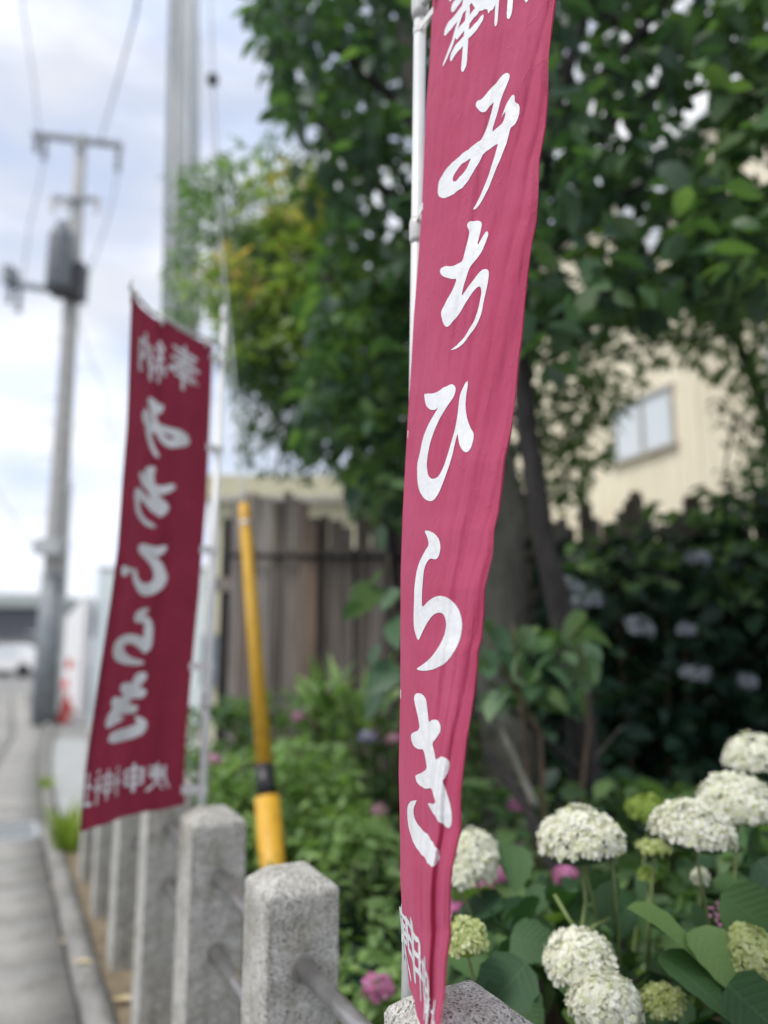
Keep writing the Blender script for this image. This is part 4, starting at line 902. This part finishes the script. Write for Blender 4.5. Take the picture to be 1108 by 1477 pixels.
# floret heads
def floret_cluster(c, rx, rz, n, fr, m, parent, core=None, dome=.62, pattern=None, tilt=(0, 0)):
    V = []; F = []
    rot = Matrix.Rotation(tilt[0], 3, 'X') @ Matrix.Rotation(tilt[1], 3, 'Y')
    for i in range(n):
        z = 1 - (i+.5)/n*2*dome; a_ = i*2.399963 + random.uniform(-.2, .2); r_ = math.sqrt(max(0, 1-z*z))
        nrm = Vector((r_*math.cos(a_)/rx, r_*math.sin(a_)/rx, z/rz)).normalized()
        if pattern == 'ring' and r_ < .72: continue
        lump = 1 + .17*noise.noise(Vector((r_*math.cos(a_)*3, r_*math.sin(a_)*3, z*3+c.x*20))) + random.uniform(-.04, .04)
        p = Vector((rx*r_*math.cos(a_)*lump, rx*r_*math.sin(a_)*lump, rz*z*lump))
        nrm = (nrm + Vector((random.uniform(-.5, .5), random.uniform(-.5, .5), random.uniform(-.3, .4)))).normalized()
        t_ = nrm.orthogonal().normalized(); b_ = nrm.cross(t_); ph = random.uniform(0, 1.57); s_ = fr*random.uniform(.65, 1.35)
        for q in range(4):
            an = ph + q*math.pi/2; d = t_*math.cos(an)+b_*math.sin(an); sdv = nrm.cross(d); k = len(V)
            for (l_, w_, h_) in ((.08, 0, 0), (.55, .42, .12), (1.0, .28, .16), (1.0, -.28, .16), (.55, -.42, .12)):
                V.append(tuple(c + rot @ (p + d*(l_*s_) + sdv*(w_*s_) + nrm*(h_*s_))))
            F.append((k, k+1, k+2, k+3, k+4))
    b = MB(); 
    if core is not None:
        for i in range(7):
            th = i/6*math.pi*.6
        bm = bmesh.new(); bmesh.ops.create_icosphere(bm, subdivisions=2, radius=1)
        for v in bm.verts: v.co = c + rot @ Vector((v.co.x*rx*.86, v.co.y*rx*.86, (v.co.z*.86 if v.co.z > -.3 else -.3+(v.co.z+.3)*.2)*rz))
        me = bpy.data.meshes.new('flower_head'); bm.to_mesh(me); bm.free(); me.shade_smooth(); h = link('flower_head', me, core, parent)
    else: h = parent
    me = bpy.data.meshes.new('floret_cluster'); me.from_pydata(V, [], F); link('floret_cluster', me, m, h, kind='stuff'); return h
for px, py, w__ in ((824,845,.05),(846,868,.075),(1007,805,.045),(924,905,.06),(1003,972,.06),(1078,982,.035),(990,908,.03)):
    c = P(px, py, 3.5+random.uniform(-.1, .1)); floret_cluster(c, w__, w__*.6, 34, .021, M['petal_mauve'], t5, M['leaf_bush'], .55, 'ring', tilt=(random.uniform(.1, .6), random.uniform(-.3, .3)))

# broad pale leaves shrub
t6 = thing('broad_leaved_shrub', 'shrub with broad pale green leaves at the foot of the slim dark trunk', 'shrub', ground_at(800, 2.9))
for a_, b_ in (((760, 1100), (740, 900)), ((780, 1060), (700, 920)), ((850, 1050), (835, 930))):
    trunk(t6, [ground_at(790, 2.9), P(*a_, 2.85), P(*b_, 2.7)], [.012, .009, .004], M['brown_stem'], 'stem', 6)
leaves(t6, scatter([(690,880),(760,870),(850,885),(880,930),(860,970),(790,975),(740,1010),(690,1030)], 30, 2.5, 2.95), .105, T_HYD, M['leaf_pale'], 75, droop=(-60, -5))
leaves(t6, scatter([(690,900),(870,895),(840,1000),(700,1040)], 45, 2.9, 3.12), .11, T_HYD, M['leaf_hyd'], 45)
t7 = thing('pale_leaved_sapling', 'thin sapling with a few pale broad leaves just left of the pink banner', 'sapling', ground_at(575, 3.0))
trunk(t7, [ground_at(590, 3.0), P(588, 1050, 2.9), P(570, 900, 2.85), P(560, 800, 2.8)], [.012, .01, .006, .003], M['brown_stem'], 'stem', 6)
leaves(t7, np.array([tuple(P(x_, y_, 2.75)) for x_, y_ in ((555,825),(575,850),(548,930),(575,960),(585,880),(560,990),(520,870),(545,845))]), .14, T_HYD, M['leaf_pale'], 8, droop=(-50, -20), az=(3.6, .6))

# garden shrubs, mid-left
def bush(name, label, cat, poly, n, y0, y1, size, tmpl, m, np_, seed, clump=.8, sc=40, droop=(-40, 40), nst=6):
    xs = sum(p[0] for p in poly)/len(poly); yc = sum(p[1] for p in poly)/len(poly)
    ya = y0 if not callable(y0) else float(np.mean(y0(np.array([xs]), np.array([yc])))); yb = y1 if not callable(y1) else float(np.mean(y1(np.array([xs]), np.array([yc]))))
    ym = (ya+yb)/2
    t = thing(name, label, cat, ground_at(xs, ym))
    for k in range(nst):
        x_ = xs + random.uniform(-.3, .3)*(max(p[0] for p in poly)-min(p[0] for p in poly)); trunk(t, [ground_at(x_, ym), P(x_+random.uniform(-15, 15), yc, ym), P(x_+random.uniform(-30, 30), (yc+min(p[1] for p in poly))/2, ym)], [.008, .006, .003], M['stem'], 'stem', 6)
    leaves(t, scatter(poly, n, y0, y1, clump, sc, seed), size, tmpl, m, np_, droop=droop); return t
def dep(ya, yb, pa, pb): return lambda px, py: ya + (yb-ya)*(py-pa)/(pb-pa)
b1 = bush('feathery_bush', 'fresh green feathery bush right of the yellow guard', 'bush', [(325,1090),(380,1075),(440,1062),(500,1080),(520,1140),(545,1200),(560,1300),(520,1360),(430,1330),(400,1280),(350,1240),(300,1220),(290,1150)], 2600, dep(3.5, 2.7, 1060, 1330), dep(4.0, 3.1, 1060, 1330), .06, T_OVAL, M['leaf_fern'], 250, 41, .9, 28)
b2 = bush('back_row_bush', 'mixed green bush growing against the foot of the plank fence', 'bush', [(270,1020),(330,1010),(400,1000),(440,990),(480,1000),(540,1000),(600,1020),(700,1040),(700,1180),(540,1200),(300,1180),(265,1100)], 1900, 4.1, 4.7, .075, T_BROAD, M['leaf_mid'], 150, 42, .8, 40)
b2b = bush('strap_leaved_clump', 'clump of bright green upright strap leaves before the plank fence', 'plant', [(440,1000),(490,990),(560,985),(580,1040),(520,1080),(450,1060)], 60, 3.9, 4.2, .2, T_SLIM, M['leaf_fern'], 60, 43, 0, 40, (30, 75), 2)
b3 = bush('dark_low_bush', 'dark low bush filling the bed between granite post and pink banner', 'bush', [(440,1180),(520,1160),(600,1180),(700,1220),(700,1600),(480,1600),(470,1320)], 1700, dep(3.0, 2.0, 1160, 1500), dep(3.4, 2.5, 1160, 1500), .065, T_OVAL, M['leaf_fern'], 250, 44, 1.0, 35)
leaves(b3, scatter([(480,1240),(700,1240),(700,1650),(480,1650)], 900, dep(3.0, 2.1, 1160, 1500), dep(3.4, 2.7, 1160, 1500), .5, 40, 46), .08, T_BROAD, M['leaf_bush'], 0)
b4 = bush('rear_hydrangea', 'green leafy hydrangea bush behind the white flower heads', 'bush', [(640,1110),(720,1130),(780,1150),(860,1120),(940,1130),(1120,1140),(1120,1400),(640,1400)], 900, dep(3.0, 2.2, 1110, 1400), dep(3.6, 2.6, 1110, 1400), .095, T_BROAD, M['leaf_mid'], 250, 45, .8, 45)
b5 = bush('shade_bush', 'small green bush squeezed behind the granite posts left of the yellow guard', 'bush', [(265,1080),(330,1090),(345,1200),(360,1300),(300,1330),(250,1250)], 500, dep(3.4, 3.0, 1080, 1300), dep(3.8, 3.4, 1080, 1300), .05, T_OVAL, M['leaf_mid'], 100, 47)
leaves(b5, scatter([(225,1180),(262,1180),(262,1460),(240,1460),(232,1300)], 90, 3.1, 3.5), .05, T_OVAL, M['leaf_fern'], 0)

# round pink and violet flowers
def pink(parent, px, py, Y, r_, m, n=60):
    c = P(px, py, Y); floret_cluster(c, r_/FPX*Y, r_/FPX*Y*.8, n, r_/FPX*Y*.28, M[m], parent, M['leaf_fern'], .7)
    MB().tube([c, c+Vector((random.uniform(-.05, .05), .04, -.3))], .003, 6).build('stem', M['stem'], parent)
pk = thing('pink_hydrangea', 'low hydrangea with round pink and violet flower heads behind the pink banner edge', 'hydrangea', ground_at(700, 2.5))
for a_ in ((690, 1290, 2.2, 20, 'petal_pink'), (662, 1322, 2.15, 26, 'petal_pink'), (722, 1262, 2.3, 14, 'petal_pink'), (815, 1263, 2.3, 15, 'petal_pink'), (712, 1236, 2.35, 13, 'petal_violet'), (748, 1162, 2.9, 12, 'petal_pink'), (735, 1263, 2.3, 12, 'petal_pink')): pink(pk, *a_)
leaves(pk, scatter([(650,1260),(800,1230),(820,1380),(660,1390)], 90, 2.3, 2.6), .1, T_HYD, M['leaf_hyd'], 90)
pk2 = thing('pink_flower_plant', 'small plant with one round pink flower low beside the foreground granite post', 'flower', ground_at(545, 2.3))
pink(pk2, 545, 1427, 2.1, 20, 'petal_pink'); leaves(pk2, scatter([(500,1400),(600,1390),(600,1520),(500,1520)], 40, 2.15, 2.3), .08, T_BROAD, M['leaf_fern'], 40)
pk3 = thing('magenta_flower_plant', 'plant with small magenta and violet flowers at the foot of the plank fence', 'flower', ground_at(430, 3.9))
for a_ in ((308, 1098, 3.2, 12, 'petal_pink', 30), (430, 1034, 3.7, 9, 'petal_pink', 24), (530, 1063, 3.6, 11, 'petal_violet', 24), (568, 1066, 3.6, 10, 'petal_pink', 24), (548, 1170, 3.0, 10, 'petal_pink', 24)): pink(pk3, *a_)

# white hydrangea in the foreground
HEADS = [(838,1210,1.62,61,41,'petal_white'),(1000,1197,1.62,58,37,'petal_white'),(1064,1155,1.75,55,34,'petal_white'),(1092,1093,1.95,46,31,'petal_white'),(684,1236,1.9,34,36,'petal_white'),(661,1266,1.86,22,18,'petal_white'),
         (836,1383,1.50,50,34,'petal_white'),(872,1446,1.44,52,38,'petal_white'),(673,1356,1.45,31,27,'petal_lime'),(1084,1380,1.48,40,38,'petal_lime'),(955,1442,1.5,32,15,'petal_lime'),(935,1168,2.05,33,19,'petal_green'),(942,1222,1.75,24,9,'petal_lime'),(882,1222,1.62,18,16,'petal_lime'),(934,1262,1.8,13,9,'petal_green'),(1010,1265,1.75,9,7,'petal_white')]
hb = thing('white_hydrangea', 'bush of large domed creamy white hydrangea heads at lower right', 'hydrangea', ground_at(900, 1.75))
root = ground_at(905, 1.8)
for i, (px, py, Y, rx, rz, mm) in enumerate(HEADS):
    c = P(px, py+rz*.22, Y); zc = proj(c)[2]; k = zc/FPX
    n = int(max(26, min(520, rx*rz*.19))); fr = .0105 if mm == 'petal_white' else .0085
    if rx < 30: n = 40
    ht = floret_cluster(c, rx*k*.92, rz*1.2*k, n, fr*random.uniform(.95, 1.2), M[mm], hb, M['leaf_hyd'] if mm == 'petal_white' else M['petal_green'], .52 if rz/rx < .9 else .72, tilt=(random.uniform(-.12, .2), random.uniform(-.12, .12)))
    rb = root + Vector((random.uniform(-.25, .25) + (c.x-root.x)*.55, random.uniform(-.1, .15), 0))
    mid = c.lerp(rb, .35) + Vector((random.uniform(-.03, .03), .03, 0))
    MB().tube([c+Vector((0,0,-.01)), c.lerp(mid, .5)+Vector((.004, 0, 0)), mid, mid.lerp(rb, .5), rb], [.003, .0032, .0036, .0045, .006], 8).build('stem', M['stem'], hb, True)
# thick visible stalks meeting below the left head
MB().tube([P(838, 1235, 1.64), P(845, 1300, 1.62), P(838, 1350, 1.6), P(846, 1420, 1.6)], .0045, 8).build('stem', M['stem'], hb, True)
MB().tube([P(880, 1325, 1.62), P(858, 1335, 1.6), P(842, 1352, 1.6)], .004, 8).build('stem', M['stem'], hb, True)
MB().tube([P(800, 1290, 1.64), P(820, 1325, 1.62), P(840, 1352, 1.6)], .004, 8).build('stem', M['stem'], hb, True)
pts = scatter([(640,1250),(760,1250),(800,1290),(880,1240),(960,1240),(1060,1190),(1110,1150),(1320,1100),(1320,1700),(640,1700)], 520, dep(1.9, 1.42, 1180, 1480), dep(2.25, 1.75, 1180, 1480), 0)
keep = []
for p in pts:
    x_, y_, zc = proj(p); ok = True
    for (hx, hy, Y, rx, rz, mm) in HEADS:
        if abs(x_-hx) < rx+34 and abs(y_-hy) < rz+30 and p[1] < Y+.12: ok = False
    if x_ < 760 and p[1] < 1.5: ok = False
    keep.append(ok)
leaves(hb, pts[np.array(keep)], .10, T_HYD, M['leaf_hyd'], 290, droop=(-60, 10), var=.45, up=.75)
for (px, py, Y, s_, az_) in ((905, 1310, 1.5, .15, -.5), (1000, 1340, 1.5, .13, -1.2), (740, 1220, 1.95, .12, -1.6), (1040, 1290, 1.55, .14, -.4), (760, 1390, 1.5, .14, -2.4), (950, 1380, 1.46, .14, -.7), (1050, 1420, 1.42, .15, -1.1), (700, 1420, 1.5, .13, -2.0), (880, 1270, 1.72, .11, -1.9), (1095, 1240, 1.6, .13, -1.2)):
    leaves(hb, np.array([tuple(P(px, py, Y))]), s_, T_HYD, M['leaf_hyd'], 1, droop=(-35, -15), az=(az_, .1), var=.05)
# pink astilbe spray
ap = thing('pink_spray_flower', 'sprig of tiny pink buds between the white hydrangea leaves at right', 'flower', ground_at(1045, 1.6))
V_ = []
s0_ = P(1030, 1306, 1.6); s1_ = P(1056, 1345, 1.6)
MB().tube([ground_at(1045, 1.7), P(1045, 1380, 1.64), s1_, s0_], .002, 6).build('stem', M['brown_stem'], ap)
for k in range(26):
    q = s0_.lerp(s1_, random.random()) + Vector((random.gauss(0, .012), random.gauss(0, .01), random.gauss(0, .006)))
    bm = bmesh.new(); bmesh.ops.create_icosphere(bm, subdivisions=1, radius=.0038, matrix=Matrix.Translation(q)); me = bpy.data.meshes.new('bud'); bm.to_mesh(me); bm.free(); link('bud', me, M['petal_pink'], ap)
# dark leaning stems behind the white flowers
st = thing('leaning_bare_stem', 'dark bare branch leaning across behind the white flower heads', 'branch', ground_at(850, 2.6))
trunk(st, [ground_at(850, 2.6), P(826, 1345, 2.6), P(795, 1240, 2.65), P(760, 1160, 2.75), P(700, 1080, 2.9)], [.03, .026, .022, .02, .014], M['bark_dark'], 'stem')
trunk(st, [P(775, 1165, 2.7), P(745, 1100, 2.75), P(718, 1042, 2.8)], [.016, .012, .008], M['bark_grey'], 'branch', 8)
trunk(st, [P(838, 1110, 3.1), P(790, 1070, 2.95), P(735, 1020, 2.9)], [.016, .013, .008], M['bark_dark'], 'branch', 8)
trunk(st, [P(852, 1100, 3.15), P(870, 1080, 3.1), P(895, 1050, 3.0)], [.01, .008, .004], M['bark_grey'], 'branch', 8)

# ------------------------------------------------------------------ weeds and fallen leaves by the kerb
def weed(px, py, label, n, h):
    g = G(px, py, .04); t = thing('weed_tuft', label, 'weed', g, None); b = MB()
    for k in range(n):
        a_ = random.uniform(0, math.tau); l_ = h*random.uniform(.5, 1.1); d = Vector((math.cos(a_), math.sin(a_), 0)); q = g + d*random.uniform(0, .07)
        sv_ = Vector((-d.y, d.x, 0))*.006; p1_ = q+d*l_*.2+Vector((0,0,l_*.55)); p2_ = q+d*l_*.5+Vector((0,0,l_*.95))
        i = len(b.v); b.v += [tuple(q-sv_), tuple(q+sv_), tuple(p1_+sv_*1.3), tuple(p1_-sv_*1.3), tuple(p2_)]; b.f += [(i, i+1, i+2, i+3), (i+3, i+2, i+4)]
    b.build('blade_cluster', M['grass'], t, kind='stuff')
weed(97, 1238, 'tall yellow green weed tuft at the kerb end beside the crimson banner', 70, .42)
weed(103, 1226, 'second weed tuft leaning right behind the tall tuft at the kerb end', 50, .34)
weed(66, 1140, 'small weed tuft further along the lowered kerb', 30, .15)
def dry(px, py, z, label, r_=.03):
    g = G(px, py, z+.006); o = MB(); a_ = random.uniform(0, 6); d = Vector((math.cos(a_), math.sin(a_), 0)); s_ = Vector((-d.y, d.x, 0))
    o.v = [tuple(g-d*r_), tuple(g+s_*r_*.55+Vector((0,0,.008))), tuple(g+d*r_+Vector((0,0,.004))), tuple(g-s_*r_*.55+Vector((0,0,.006))), tuple(g+Vector((0,0,-.001)))]
    o.f = [(0, 4, 1), (1, 4, 2), (2, 4, 3), (3, 4, 0)]
    o.build('fallen_leaf', M['drys'], None, label=label, cat='leaf')
M['drys'] = simple('dry_leaf', (0.45, 0.36, 0.2), (0.6, 0.52, 0.34), 30, 0.8)
dry(119, 1388, .105, 'pale dry leaf lying on top of the kerb stone', .045)
dry(92, 1358, .01, 'small dry leaf on the gutter slab beside the kerb', .035)
dry(76, 1278, .01, 'brown dry leaf near the drain grate', .035)
dry(180, 1442, .09, 'pale scrap of dry leaf on the soil strip between granite posts', .05)
